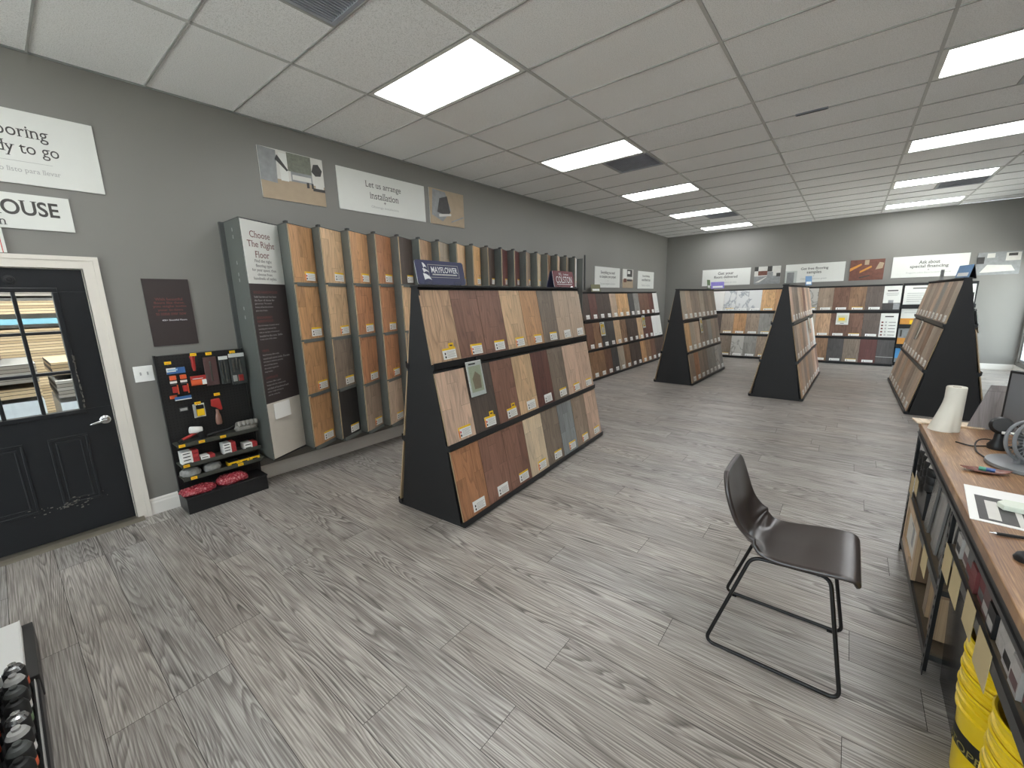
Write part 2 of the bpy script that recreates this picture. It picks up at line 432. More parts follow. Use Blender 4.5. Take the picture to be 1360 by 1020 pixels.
# troffers
dm = NT('diffuser'); tc = dm.n('ShaderNodeTexCoord'); sp = dm.n('ShaderNodeSeparateXYZ'); dm.l(tc.outputs['Object'], sp.inputs[0])
tube_ = dm.math('ABSOLUTE', dm.math('SUBTRACT', dm.math('ABSOLUTE', sp.outputs[1]), 0.13))
st = dm.ramp(tube_, ((0.0, 1.0), (0.08, 0.8), (0.14, 0.55)))
dm.b.inputs['Base Color'].default_value = (0.8, 0.8, 0.78, 1); dm.b.inputs['Emission Color'].default_value = (0.965, 0.982, 1.0, 1)
dm.l(dm.math('MULTIPLY', st, LAMP), dm.b.inputs['Emission Strength'])
FRM = mat('troffer_frame', 'd8d8d2', 0.4)
ordn = ['first', 'second', 'third', 'fourth', 'fifth', 'sixth', 'seventh', 'eighth', 'ninth', 'tenth', 'eleventh', 'twelfth', 'thirteenth', 'fourteenth', 'fifteenth', 'sixteenth', 'seventeenth', 'eighteenth', 'nineteenth']
lf = MB()
lf.box(-0.598, 0.598, -0.295, -0.265, -0.004, 0.01, FRM).box(-0.598, 0.598, 0.265, 0.295, -0.004, 0.01, FRM)
lf.box(-0.598, -0.56, -0.265, 0.265, -0.004, 0.01, FRM).box(0.56, 0.598, -0.265, 0.265, -0.004, 0.01, FRM).box(-0.598, 0.598, -0.295, 0.295, 0.03, 0.09, FRM)
lfm = lf.mesh('frame'); ldm = MB().box(-0.56, 0.56, -0.265, 0.265, 0.004, 0.008, dm.m).mesh('diffuser')
for a, j in lights:
    row = 'left row of lights' if a == 0 else 'right row of lights'
    kk = j // 4
    pos = 'behind the viewpoint' if j < 0 else ('nearest' if kk == 0 else ordn[kk] + ' from the front')
    if j == -8: pos = 'at the very back'
    t_ = thing('ceiling_light', 'white ceiling panel light, %s, %s' % (pos, row), 'ceiling light', T(gx[a + 1] + 0.6096, GY0 + TS * j + TS / 2, H), 'ceiling lights')
    link('frame', lfm, t_); link('diffuser', ldm, t_)
VM = mat('vent_grey', '9a9ea6', 0.6, var=0.25, scale=9); VD = mat('vent_dark', '7c8087', 0.7)
vm = MB().box(-0.297, 0.297, -0.297, -0.27, -0.004, 0.02, VM).box(-0.297, 0.297, 0.27, 0.297, -0.004, 0.02, VM).box(-0.297, -0.27, -0.27, 0.27, -0.004, 0.02, VM).box(0.27, 0.297, -0.27, 0.27, -0.004, 0.02, VM)
vfm = vm.mesh('frame'); vg = MB()
vg.box(-0.27, 0.27, -0.27, 0.27, 0.015, 0.02, VD)
for i in range(24):
    x = -0.26 + i * 0.0226; vg.box(x, x + 0.006, -0.27, 0.27, -0.002, 0.015, VM)
vgm = vg.mesh('grille')
vlab = {(0, -2): 'square dark grey return air grille in the ceiling above the black door side', (0, 5): 'square dark grey ceiling grille just behind the second left light',
        (0, 13): 'square dark grey ceiling grille just behind the fourth left light', (3, 5): 'square grey ceiling grille behind the nearer right light',
        (3, 13): 'square grey ceiling grille behind the fourth right light, near the far wall', (0, -7): 'square grey ceiling grille behind the viewpoint on the left', (3, -3): 'square grey ceiling grille behind the viewpoint on the right'}
for a, j in vents:
    x = gx[a + 1] + TS * 1.5
    t_ = thing('ceiling_vent', vlab[(a, j)], 'vent', T(x, GY0 + TS * (j + 0.5), H), 'ceiling grilles'); link('frame', vfm, t_); link('grille', vgm, t_)
tag(MB().box(-0.13, 0.13, -0.018, 0.018, -0.01, 0.01, VD).box(-0.12, 0.12, -0.008, 0.008, -0.014, 0.004, BLK).build('air_slot', None, T(4.01, 5.335, H)), 'short dark air slot in the middle of the ceiling grid', 'vent')

# ------------------------------------------------------------------ door
DM = mat('door_black', '1c1e21', 0.33, var=0.2, scale=4); TRIMW = mat('door_trim_white', 'd9d3c9', 0.42, var=0.06, scale=6)
WORN = mat('worn_paint', '6f6b64', 0.7); CHROME = mat('chrome', 'c9cbcd', 0.22, 1.0, var=0.02)
d = MB()
for (x, y0, y1, z0, z1) in ((0.014, 0, 0, 0, 0),):
    pass
cas = MB()
for z in (0, 1):
    pass
def casing(mb, y0, y1, z0, z1):
    mb.box(0, 0.018, y0, y1, z0, z1, TRIMW)
casing(cas, DOOR_Y1 + 0.005, DOOR_Y1 + 0.095, 0, DOOR_H + 0.09); casing(cas, DOOR_Y0 - 0.095, DOOR_Y0 - 0.005, 0, DOOR_H + 0.09); casing(cas, DOOR_Y0 - 0.005, DOOR_Y1 + 0.005, DOOR_H + 0.004, DOOR_H + 0.09)
cas.box(0.018, 0.026, DOOR_Y1 + 0.065, DOOR_Y1 + 0.095, 0, DOOR_H + 0.09, TRIMW).box(0.018, 0.026, DOOR_Y0 - 0.095, DOOR_Y1 + 0.065, DOOR_H + 0.06, DOOR_H + 0.09, TRIMW).box(0.018, 0.026, DOOR_Y0 - 0.095, DOOR_Y0 - 0.065, 0, DOOR_H + 0.06, TRIMW)
cas.box(-0.13, 0, DOOR_Y1 - 0.002, DOOR_Y1 + 0.02, 0, DOOR_H + 0.02, TRIMW).box(-0.13, 0, DOOR_Y0 - 0.02, DOOR_Y0 + 0.002, 0, DOOR_H + 0.02, TRIMW).box(-0.13, 0, DOOR_Y0, DOOR_Y1, DOOR_H - 0.002, DOOR_H + 0.02, TRIMW)
cas.prism([(0.018, 0), (0.021, 0.0), (0.021, 0.1)], 0, 0.001, TRIMW)
struct(cas.build('trim_3', bevel=0.003))
dr = MB()
X0, X1 = -0.062, -0.018
gy0, gy1, gz0, gz1 = -0.245, 0.315, 0.99, 1.875
dr.box(X0, X1, DOOR_Y0 + 0.004, DOOR_Y1 - 0.004, 0.03, gz0, DM)
dr.box(X0, X1, DOOR_Y0 + 0.004, DOOR_Y1 - 0.004, gz1, DOOR_H - 0.004, DM)
dr.box(X0, X1, DOOR_Y0 + 0.004, gy0, gz0, gz1, DM); dr.box(X0, X1, gy1, DOOR_Y1 - 0.004, gz0, gz1, DM)
door = struct(dr.build('door_1', bevel=0.002))
mu = MB()
def ringbox(mb, a, b, z0, z1, w, x0, x1, m):
    mb.box(x0, x1, a, b, z0, z0 + w, m).box(x0, x1, a, b, z1 - w, z1, m).box(x0, x1, a, a + w, z0 + w, z1 - w, m).box(x0, x1, b - w, b, z0 + w, z1 - w, m)
ringbox(mu, gy0 - 0.025, gy1 + 0.025, gz0 - 0.025, gz1 + 0.025, 0.03, X0 - 0.006, X1 + 0.012, DM)
for y in (-0.06, 0.127): mu.box(X0, X1 + 0.008, y - 0.011, y + 0.011, gz0, gz1, DM)
for z in (1.285, 1.58): mu.box(X0, X1 + 0.007, gy0, gy1, z - 0.011, z + 0.011, DM)
mu.build('window_grid', door, bevel=0.003)
MB().box(-0.043, -0.038, gy0, gy1, gz0, gz1, GLASS).build('window_pane', door)
for a, b in ((-0.245, -0.01), (0.11, 0.32)):
    p = MB(); ringbox(p, a, b, 0.275, 0.805, 0.016, X1 - 0.002, X1 + 0.007, DM); ringbox(p, a + 0.035, b - 0.035, 0.31, 0.77, 0.012, X1 - 0.002, X1 + 0.004, DM); p.build('door_panel', door, bevel=0.003)
wear = MB()
for i in range(46):
    y = random.gauss(0.12, 0.10); z = random.gauss(0.275, 0.022)
    wear.box(X1 + 0.0, X1 + 0.0085, y, y + random.uniform(0.003, 0.016), z, z + random.uniform(0.002, 0.006), WORN)
for i in range(40):
    z = random.uniform(1.0, 1.4); y = 0.338 + random.uniform(-0.006, 0.008)
    wear.box(X1, X1 + 0.0125, y, y + random.uniform(0.002, 0.007), z, z + random.uniform(0.004, 0.03), WORN)
wear.build('chipped_paint', door)
hd = MB(); Mh = T(X1, 0.435, 0.885) @ RY(90)
hd.lathe([(0.033, 0), (0.033, 0.006), (0.026, 0.012), (0.012, 0.014), (0.012, 0.045), (0.0, 0.047)], CHROME, Mh)
hd.tube([(X1 + 0.04, 0.44, 0.885), (X1 + 0.045, 0.415, 0.885), (X1 + 0.045, 0.37, 0.875), (X1 + 0.04, 0.345, 0.868)], [0.011, 0.012, 0.010, 0.006], CHROME)
hd.build('door_handle', door, smooth=True)
MB().lathe([(0.03, 0), (0.028, 0.006), (0.014, 0.008), (0.012, 0.006), (0.0, 0.008)], BLACKM, T(X1, 0.125, 1.955) @ RY(90)).build('peephole', door, smooth=True)
THR = mat('threshold_metal', '7c7669', 0.4, 0.6, var=0.15)
struct(MB().prism([(-0.13, 0), (0.075, 0), (0.06, 0.01), (0.03, 0.022), (-0.13, 0.026)], 0, 0.99, THR, Matrix(((1, 0, 0, 0), (0, 0, -1, DOOR_Y1 + 0.04), (0, 1, 0, 0), (0, 0, 0, 1)))).build('trim_4'))

YFILL = mat('yard_fill_glow', 'f4f7ff', 0.5, emit=24.0)  # unseen emitting panels, added to brighten the board stacks
for q in range(2): tag(MB().box(-0.3, 0.3, 0, 1.8, 0, 0.06, YFILL).build('yard_fill_panel', None, T(-1.5, -2.4 + q * 2.9, 4.2)), 'added glowing fill panel over the board stacks outside, %s' % ('door side' if q == 0 else 'rack side'), 'light', 'added yard fill panels')
# warehouse yard seen through the door glass
lum = {}
def lumber(name, hexa, hexb):
    t = NT(name); tc = t.n('ShaderNodeTexCoord'); br = t.n('ShaderNodeTexBrick')
    sp = t.n('ShaderNodeSeparateXYZ'); t.l(tc.outputs['Object'], sp.inputs[0]); cb = t.n('ShaderNodeCombineXYZ'); t.l(sp.outputs[1], cb.inputs[0]); t.l(sp.outputs[2], cb.inputs[1])
    t.l(cb.outputs[0], br.inputs['Vector'])
    br.inputs['Scale'].default_value = 1; br.inputs['Brick Width'].default_value = 2.4; br.inputs['Row Height'].default_value = 0.035; br.inputs['Mortar Size'].default_value = 0.003
    br.inputs['Color1'].default_value = lin(hexa); br.inputs['Color2'].default_value = lin(hexb); br.inputs['Mortar'].default_value = lin('3b332b')
    t.l(br.outputs['Color'], t.b.inputs['Base Color']); t.b.inputs['Roughness'].default_value = 0.7; return t.m
LA = lumber('lumber_pale', 'c9b18c', '9c8461'); LB = lumber('lumber_grey', '8b8378', 'a8a39a'); LBL = mat('wrap_blue', '7aa9b4', 0.3)
LW = mat('wrap_white', 'd5dde2', 0.25, var=0.1); LBR = lumber('lumber_brown', '7c6552', '5e4b3c')
spec = [(-1.6, -2.6, 0.2, 0.0, 0.86, LW, 'white wrapped'), (-1.6, -2.6, 0.2, 0.90, 0.99, LA, 'pale yellow'), (-1.6, -2.6, 0.2, 1.04, 1.22, LB, 'grey'), (-1.7, -2.6, 0.0, 1.27, 1.44, LBR, 'brown'),
        (-1.6, 0.3, 2.6, 0.0, 0.8, LW, 'pale shrink-wrapped'), (-1.6, 0.3, 2.6, 0.85, 1.02, LB, 'weathered grey'), (-1.7, 0.3, 2.6, 1.07, 1.2, LA, 'tan'),
        (-3.6, -4.0, 3.0, 0.0, 1.5, LA, 'pale tall'), (-3.6, -4.0, 3.0, 1.56, 1.63, LBL, 'blue wrapped'), (-3.6, -4.0, 3.0, 1.69, 1.85, LA, 'top pale'), (-3.6, -4.0, 3.0, 1.91, 2.6, LB, 'uppermost grey')]
for (x, y0, y1, z0, z1, m, nm) in spec:
    mb = MB().box(-0.5, 0.5, 0, y1 - y0, 0, z1 - z0, m)
    for q in (0.3, (y1 - y0) / 2, y1 - y0 - 0.4): mb.box(-0.5, 0.5, q, q + 0.09, -0.028 if z0 > 0 else 0, 0.0 if z0 > 0 else 0.01, LBR)
    b = mb.build('lumber_stack', None, T(x - 0.5, y0, z0 + 0.03))
    tag(b, '%s board stack beyond the black door, seen through its glass%s' % (nm, ', right side' if y0 == 0.3 else ''), 'lumber', 'lumber stacks outside the door')
struct(MB().box(-6.2, -0.16, -8, 12, 4.3, 4.4, mat('sun_blocker', 'b5b3ae', 0.8)).build('yard_sun_blocker'))  # unseen slab added to keep sun and sky off the yard
struct(MB().box(-6.2, -6.05, -8, 12, -0.1, 5, mat('yard_wall', '97948c', 0.8)).build('wall_outside'))

# ================================================================== sample boards
PAL = {'h': ('honey oak', 'b58247', .2), 'g': ('golden oak', 'c08a50', .2), 'o': ('orange-brown oak', 'ad713f', .24), 'l': ('light oak', 'c9a271', .18), 'p': ('pale maple', 'd0b791', .14),
       't': ('tan hickory', 'b78f66', .24), 'r': ('red-brown', '855a45', .18), 'c': ('dark cherry', '643a30', .2), 'w': ('dark walnut', '4e3e35', .2), 'e': ('near-black', '2b2725', .12),
       'b': ('grey-brown', '7d6c5a', .2), 'y': ('grey', '86837b', .16), 'u': ('blue-grey', '7f8484', .14), 'i': ('beige', 'b89d80', .14), 'k': ('pinkish tan', 'c6a285', .16),
       'q': ('charcoal', '474442', .14), 'a': ('taupe', '927c66', .2), 'm': ('maroon', '5f302b', .12), 'Y': ('yellow pine', 'cc9a57', .2), 'G': ('greige', 'a79780', .14), 'B': ('mid brown', '87623f', .26),
       'd': ('dark grey-brown', '584b42', .16), 'n': ('chestnut brown', '6e4a35', .22)}
BM = {k: wood('wood_' + v[0].replace(' ', '_').replace('-', '_'), v[1], v[2]) for k, v in PAL.items()}
BM['W'] = mat('sample_white', 'e4e3de', 0.35, var=0.01); BM['M'] = marble('sample_marble', 'd9dad8', '9aa0a6'); BM['V'] = marble('sample_pale_stone', 'bdbab3', '8f8d88')
PAL['W'] = ('plain white',); PAL['M'] = ('white marble-look',); PAL['V'] = ('pale stone-look',)
CORE = mat('board_core', 'a58f70', 0.6)
_bc = {}
def board_mesh(w, h, k):
    key = (round(w, 3), round(h, 3), k)
    if key not in _bc:
        mb = MB(); t = 0.012
        mb.box(0, w, 0, h, 0, t - 0.002, CORE).box(0.0, w, 0.0, h, t - 0.002, t, BM[k])
        _bc[key] = mb.mesh('sample_board')
    return _bc[key]
def tag_mesh(style, w=0.148, h=0.086):
    mb = MB(); e = 0.0012
    mb.box(-w / 2, w / 2, 0, h, 0, e, PAPER)
    if style != 'w': mb.box(-w / 2 + (0 if style == 'y' else w * 0.12), w / 2, h * 0.82, h, e, e + 0.0006, YEL)
    if style == 'o': mb.box(-w / 2, -w / 2 + w * 0.1, 0, h * 0.7, e, e + 0.0007, ORG).box(-w / 2, -w / 2 + w * 0.1, h * 0.7, h, e, e + 0.0007, YEL)
    x = -w / 2 + w * 0.13
    mb.box(x, x + w * 0.09, h * 0.42, h * 0.62, e, e + 0.0006, REDM if style == 'o' else INK).box(x, x + w * 0.1, h * 0.12, h * 0.3, e, e + 0.0006, BLK)
    for q in range(5): mb.box(x + w * 0.17, x + w * (0.72 if q % 2 else 0.8), h * (0.15 + q * 0.125), h * (0.185 + q * 0.125), e, e + 0.0005, LGREY)
    return mb.mesh('price_label')
TAGS = {s: tag_mesh(s) for s in 'yow'}
TAGW = tag_mesh('w', 0.2, 0.055); TAGS['W'] = TAGW; TAGS['Z'] = tag_mesh('y', 0.2, 0.06)
NEWT = MB().box(-0.028, 0.028, 0, 0.04, 0, 0.001, YEL).box(-0.016, 0.016, 0.014, 0.026, 0.001, 0.0016, INK).mesh('new_label')
def board(M, w, h, k, style, label, group, tx=0.62, new=False):
    o = link('flooring_sample', board_mesh(w, h, k), None, M)
    tag(o, label, 'flooring sample', group)
    if style and style != '-':
        c = link('price_label', TAGS[style], o, T(w * tx, 0.022, 0.0122) @ RZ(random.uniform(-1.5, 1.5)))
        if new: link('new_label', NEWT, o, T(w * tx + 0.03, 0.105, 0.0122))
    return o
def lab(k, row, rackname, i, end): return '%s wood sample, %s row of %s, %s from %s' % (PAL[k][0], row, rackname, ordn[i], end)
RN3 = ('top', 'middle', 'bottom'); ZR = ((1.262, 1.812), (0.645, 1.195), (0.045, 0.595))

# slanted display stands --------------------------------------------------
SL = 0.355 / 1.845
def stand(name, label, M, Ln, half=0.385, both=True, cap='top_cap'):
    t_ = thing(name, label, 'display stand', M)
    A = Matrix(((1, 0, 0, 0), (0, 0, -1, 0), (0, 1, 0, 0), (0, 0, 0, 1)))   # prism xy -> world xz, z -> -y
    hb = half - 0.03
    if both: poly = [(-hb, 0), (hb, 0), (hb - 0.02, 0.03), (0.012 + 0.02, 1.845), (-0.032, 1.845), (-hb + 0.02, 0.03)]
    else: poly = [(0.02, 0), (hb + 0.005, 0), (hb, 0.03), (hb + 0.03 - SL * 1.845 - 0.025, 1.845), (0.02, 1.845)]
    for y in (0.018, Ln):
        MB().prism(poly, 0, 0.018, BLACK, T(0, y, 0) @ A).build('end_panel', t_, bevel=0.002)
    sides = (1, -1) if both else (1,)
    for s in sides:
        off = half - 0.022
        bp = [(off - 0.01 - SL * 0.03, 0.03), (off - SL * 0.03, 0.03), (off - SL * 1.84, 1.84), (off - 0.01 - SL * 1.84, 1.84)]
        S = Matrix.Scale(s, 4, (1, 0, 0))
        mb = MB(); mb.prism(bp, 0, Ln - 0.04, BLACK, S @ T(0, Ln - 0.02, 0) @ A); mb.build('backing_panel', t_)
        for z in (1.262, 0.645, 0.045):
            x0 = half - SL * z
            lp = [(x0 - 0.03, z - 0.05), (x0 - 0.004, z - 0.05), (x0 + 0.016, z - 0.035), (x0 + 0.018, z + 0.012), (x0 + 0.013, z + 0.012), (x0 + 0.011, z - 0.006), (x0 - 0.03, z - 0.006)]
            MB().prism(lp, 0, Ln, BLACKM, S @ T(0, Ln, 0) @ A).build('shelf_lip', t_)
    if both:
        MB().box(-0.045, 0.045, 0, Ln, 1.835, 1.852, BLACK).build(cap, t_, bevel=0.002); MB().box(-hb + 0.02, hb - 0.02, 0.02, Ln - 0.02, 0.0, 0.03, BLACK).build('base_plate', t_)
    else:
        xt = half - SL * 1.845
        MB().box(0.02, xt + 0.005, 0, Ln, 1.835, 1.852, BLACK).build(cap, t_, bevel=0.002); MB().box(0.02, hb, 0.02, Ln - 0.02, 0, 0.03, BLACK).build('base_plate', t_)
    return t_
def fill(M, Ln, n, side, rows, rackname, end, group, styles='yyoooyww', half=0.385, cols=None, news=(), tx=0.62):
    p = Ln / n
    for r, codes in enumerate(rows):
        z0, z1 = ZR[r]
        up = Vector((-side * SL, 0, 1)).normalized(); h = (z1 - z0) / up.z
        for i, k in enumerate(codes):
            if k == ' ' or (cols is not None and i not in cols): continue
            x = side * (half - SL * z0 - 0.012)
            if side > 0: F = frame((x, i * p + 0.001, z0), (0, 1, 0), up)
            else: F = frame((x, (i + 1) * p - 0.001, z0), (0, -1, 0), up)
            board(M @ F, p - 0.003, h, k, styles[(i + r * 3) % len(styles)], lab(k, RN3[r], rackname, i, end), group, new=(r, i) in news, tx=tx)
A1M = T(1.966, 2.0, 0) @ RZ(3.4)
stand('display_stand', 'nearest black two-sided slanted stand holding three rows of wood samples', A1M, 2.62)
fill(A1M, 2.62, 8, 1, ('trrlgbii', 'kdrlcbkk', 'orrpbuak'), 'nearest stand', 'near end', 'samples on the nearest stand front', 'yoyooyww', news=((0, 0), (1, 1), (1, 2)))
fill(A1M, 2.62, 8, -1, ('lighthbk', 'tlhgtbhl', 'lgthobhk'), 'nearest stand back', 'near end', 'samples on the nearest stand back', 'yowy')
A2M = T(1.885, 8.33, 0) @ RZ(-1.6)
stand('display_stand', 'black slanted stand left of the pair in the room centre, purple card on top', A2M, 2.3)
fill(A2M, 2.3, 8, 1, ('GiaaGbab', 'YGiabyab', 'aoabyyVy'), 'purple-card stand', 'near end', 'samples on the purple-card stand', 'w', tx=0.66)
fill(A2M, 2.3, 8, -1, ('l', 'h', 'l'), 'left side of purple-card stand', 'near end', 'samples on the purple-card stand')
A3M = T(3.672, 7.94, 0) @ RZ(-1.4)
stand('display_stand', 'black slanted stand right of centre with a clear holder on its near peak', A3M, 3.0)
fill(A3M, 3.0, 9, 1, ('kabitrkak', 'aitakWtkW', 'tiataatkr'), 'middle stand', 'near end', 'samples on the middle stand', 'w', tx=0.66)
fill(A3M, 3.0, 9, -1, ('i', 'l', 'i'), 'left side of middle stand', 'near end', 'samples on the middle stand')
A4M = T(5.63, 7.84, 0) @ RZ(0.5)
stand('display_stand', 'black slanted stand at the right behind the counter end, blue tent card on top', A4M, 2.95)
fill(A4M, 2.95, 9, -1, ('GaiyiaGai', 'aGBaiGaia', 'iGaitGiai'), 'blue-card stand', 'near end', 'samples on the blue-card stand', 'w', tx=0.5)
fill(A4M, 2.95, 9, 1, (' ', 'l', 'l'), 'window side of blue-card stand', 'near end', 'samples on the blue-card stand')
U2M = T(0.0, 7.72, 0) @ RZ(-0.6)
stand('display_stand', 'low black slanted rack along the left wall before the corner', U2M, 4.3, half=0.45, both=False)
fill(U2M, 4.3, 13, 1, ('wcwwiYYqynncW', 'nBqqlBwwlccWW', 'BBnqGBwwhBnww'), 'low corner rack', 'near end', 'samples on the side wall corner rack', 'www', half=0.45, tx=0.6)
FM = Matrix(((0, 1, 0, 1.40), (-1, 0, 0, YF - 0.0), (0, 0, 1, 0), (0, 0, 0, 1)))
stand('display_stand', 'long low black slanted rack under the white signs on the far wall', FM, 3.98, half=0.45, both=False)
fill(FM, 3.98, 13, 1, ('WMMMYhlVanBd', 'dahaybaGtnnd', 'dbVyabiaBqbm'), 'far wall rack', 'left end', 'samples on the far wall rack', 'WZW', half=0.45, tx=0.55)

def sheet(name, label, cat, M, w, h, bg, shapes=(), texts=(), th=0.004, group=None, under=None):
    mb = MB().box(0, w, 0, h, 0, th, bg); e = th
    for i, (pts, m) in enumerate(shapes):
        mb.prism([(p[0] * w, p[1] * h) for p in pts], e, e + 0.0004 + 0.00025 * i, m)
    o = mb.build(name, None, M); tag(o, label, cat, group)
    if texts: lettering(o, [L(t[0], t[1], t[2] * w, t[3] * h, z=e + 0.0012, **t[4]) for t in texts])
    return o
def rect(a, b, c, d): return [(a, c), (b, c), (b, d), (a, d)]
def slant(M, Ln, s, z, half=0.45, side=1, out=0.02):
    up = Vector((-side * SL, 0, 1)).normalized(); x = side * (half - SL * z + out)
    return M @ frame((x, s, z), (0, side, 0), up)
PICG = mat('print_grey', '8d8f8f', 0.5, var=0.3, scale=20); PICD = mat('print_dark', '3f3d3b', 0.5, var=0.4, scale=25); PICB = mat('print_brown', '6d4538', 0.5, var=0.4, scale=18)
PICT = mat('print_tan', 'a8957c', 0.5, var=0.12, scale=12); PICL = mat('print_light', 'cfcdc6', 0.5, var=0.1, scale=16); PICP = mat('print_plant', '75786a', 0.5, var=0.4, scale=40); PICO = mat('print_orange', 'c98a3c', 0.5, var=0.2)
PICBL = mat('print_blue', '5b9fd6', 0.5, var=0.1)
# posters at the end of the far rack
up = Vector((-SL, 0, 1)).normalized()
def fslot(i, z): return FM @ frame((0.45 - SL * z - 0.01, i * 3.98 / 13 + 0.002, z), (0, 1, 0), up)
sheet('poster', 'white info sheet with a small grey street photo, top right of the far rack', 'poster', fslot(12, 1.262), 0.30, 0.56, WHITE,
      [(rect(0, 1, 0.0, 0.3), PICD), (rect(0.62, 0.98, 0.04, 0.28), PICG), (rect(0.3, 0.6, 0.3, 0.42), PICG), (rect(0.2, 0.8, 0.78, 0.83), INK), (rect(0.15, 0.85, 0.7, 0.72), LGREY), (rect(0.15, 0.85, 0.65, 0.67), LGREY), (rect(0.2, 0.8, 0.6, 0.62), LGREY)])
sh = [(rect(0.25, 0.75, 0.84, 0.89), INK)]
for q in range(5): sh += [(rect(0.08, 0.2, 0.08 + q * 0.13, 0.14 + q * 0.13), INKR), (rect(0.3, 0.4, 0.08 + q * 0.13, 0.15 + q * 0.13), LGREY), (rect(0.5, 0.9, 0.1 + q * 0.13, 0.12 + q * 0.13), INK)]
sheet('poster', 'white comparison chart sheet with small swatches, middle row of the far rack', 'poster', fslot(12, 0.645), 0.30, 0.56, WHITE, sh)
sheet('flooring_sample', 'charcoal grooved sample pair at the bottom right of the far rack', 'flooring sample', fslot(12, 0.045), 0.30, 0.56, BM['q'], [(rect(0, 1, 0.28, 0.3), LGREY)])
# literature rack beside it
LRM = Matrix(((0, 1, 0, 5.40), (-1, 0, 0, YF), (0, 0, 1, 0), (0, 0, 0, 1)))
lr = thing('literature_rack', 'black four-tier brochure rack on the far wall beside the sample rack', 'display rack', LRM)
MB().box(0.02, 0.1, 0, 1.15, 0, 1.86, BLACK).build('back_panel', lr, bevel=0.003)
for z in (1.36, 0.92, 0.47, 0.05): MB().box(0.1, 0.2, 0, 1.15, z - 0.05, z, BLACKM).box(0.19, 0.2, 0, 1.15, z, z + 0.03, BLACKM).build('shelf_lip', lr)
lit = [(1.365, 0.44, WHITE, [(rect(0.72, 0.98, 0.05, 0.6), PICD), (rect(0.74, 0.9, 0.3, 0.5), INKR), (rect(0.25, 0.75, 0.84, 0.89), INK), (rect(0.1, 0.6, 0.6, 0.63), LGREY), (rect(0.1, 0.6, 0.5, 0.53), LGREY), (rect(0.1, 0.55, 0.4, 0.43), LGREY), (rect(0.1, 0.6, 0.3, 0.33), LGREY), (rect(0.1, 0.5, 0.2, 0.23), LGREY)], 'white leaflet with a photo corner'),
       (0.925, 0.37, WHITE, [(rect(0, 1, 0, 0.42), PICO), (rect(0.3, 0.75, 0.05, 0.3), YEL), (rect(0.1, 0.6, 0.75, 0.78), LGREY)], 'white leaflet with an orange lower half'),
       (0.475, 0.38, PICG, [(rect(0, 1, 0, 0.42), PICO), (rect(0.4, 0.8, 0.05, 0.3), YEL), (rect(0.06, 0.12, 0.5, 0.9), INK)], 'grey leaflet with a rusty orange lower half'),
       (0.055, 0.34, PICBL, [(rect(0, 1, 0, 0.34), PICG)], 'sky blue leaflet with a grey lower edge')]
for z, h, bg, shp, nm in lit:
    for c_ in (0, 1):
        sheet('leaflet', nm + ', ' + {1.365: 'top', 0.925: 'second', 0.475: 'third', 0.055: 'lowest'}[z] + ' tier, ' + ('sample side' if c_ == 0 else 'window side'), 'leaflet',
              LRM @ frame((0.15, 0.02 + c_ * 0.56, z), (0, 1, 0), (-0.1, 0, 1)), 0.54, h, bg, shp, group='leaflets in the brochure rack')

# ------------------------------------------------------------------ tall sawtooth rack on the left wall
GREYP = mat('rack_grey_paint', '606460', 0.45, var=0.08, scale=6); GREYD = mat('rack_dark_edge', '3a3c3b', 0.5)
NC = 19
ys = [1.458] + [1.845 + 0.3055 * i for i in range(NC)]
XN, XB = 0.38, 0.235
wr_ = thing('sample_rack', 'tall grey sawtooth rack of wood samples on the left wall beside the tool rack', 'display rack', T(0, 0, 0))
RZT = 2.475; RZB = 0.30
MB().box(0.018, 0.03, ys[0], ys[-1], RZB - 0.08, RZT, GREYP).build('back_panel', wr_)
MB().box(0.0, 0.018, ys[0] - 0.02, ys[0] + 0.02, RZB - 0.1, RZT, GREYP).box(0.0, 0.03, ys[0] - 0.035, ys[0], RZB - 0.1, RZT + 0.005, DGREY).build('wall_bracket', wr_)
side_m = MB().box(0.03, XN, -0.004, 0.004, RZB, RZT, GREYP)
side_mesh = side_m.mesh('column_side')
for i, y in enumerate(ys[:-1]):
    link('column_side', side_mesh, wr_, T(0, y + 0.004, 0))
link('column_side', side_mesh, wr_, T(0, ys[-1], 0))
for i in range(len(ys) - 1):
    a = Vector((XN, ys[i] + 0.008, 0)); xb = 0.2 if i == 0 else XB
    b = Vector((xb, ys[i + 1], 0)); r = (b - a); w = r.length
    if True:
        c1 = MB(); pts = [(0.02, ys[i]), (XN - 0.002, ys[i]), (xb, ys[i + 1]), (0.02, ys[i + 1])]
        c1.prism(pts, RZT, RZT + 0.006, GREYD).prism(pts, RZB - 0.012, RZB - 0.004, GREYD)
        if i: c1.box(XN - 0.05, XN + 0.004, ys[i] - 0.002, ys[i] + 0.02, RZT, RZT + 0.022, GREYD)
        c1.build('column_cap', wr_)
    if i:
        for z in (0.305, 0.850, 1.395, 1.940):
            F = frame((a.x, a.y, z), r, (0, 0, 1))
            MB().box(0.02, w, -0.028, 0.006, -0.006, 0.02, GREYP).box(0.0, w, -0.003, 0.0, -0.01, 0.01, GREYD).build('shelf_lip', wr_, F)
rs = MB()
for zz in (2.38, 2.32, 2.1, 2.0, 1.95, 1.7, 1.62): rs.box(0.2, 0.215, ys[0] + 0.0035 - 0.0048, ys[0], zz, zz + 0.03, LGREY)
rs.build('slot_marks', wr_)
cols = ['', 'hhhh', 'llbe', 'gooa', 'oooi', 'dlao']
tops = 'tGlYwmmapBkbW'
rown = ('top', 'second', 'third', 'bottom')
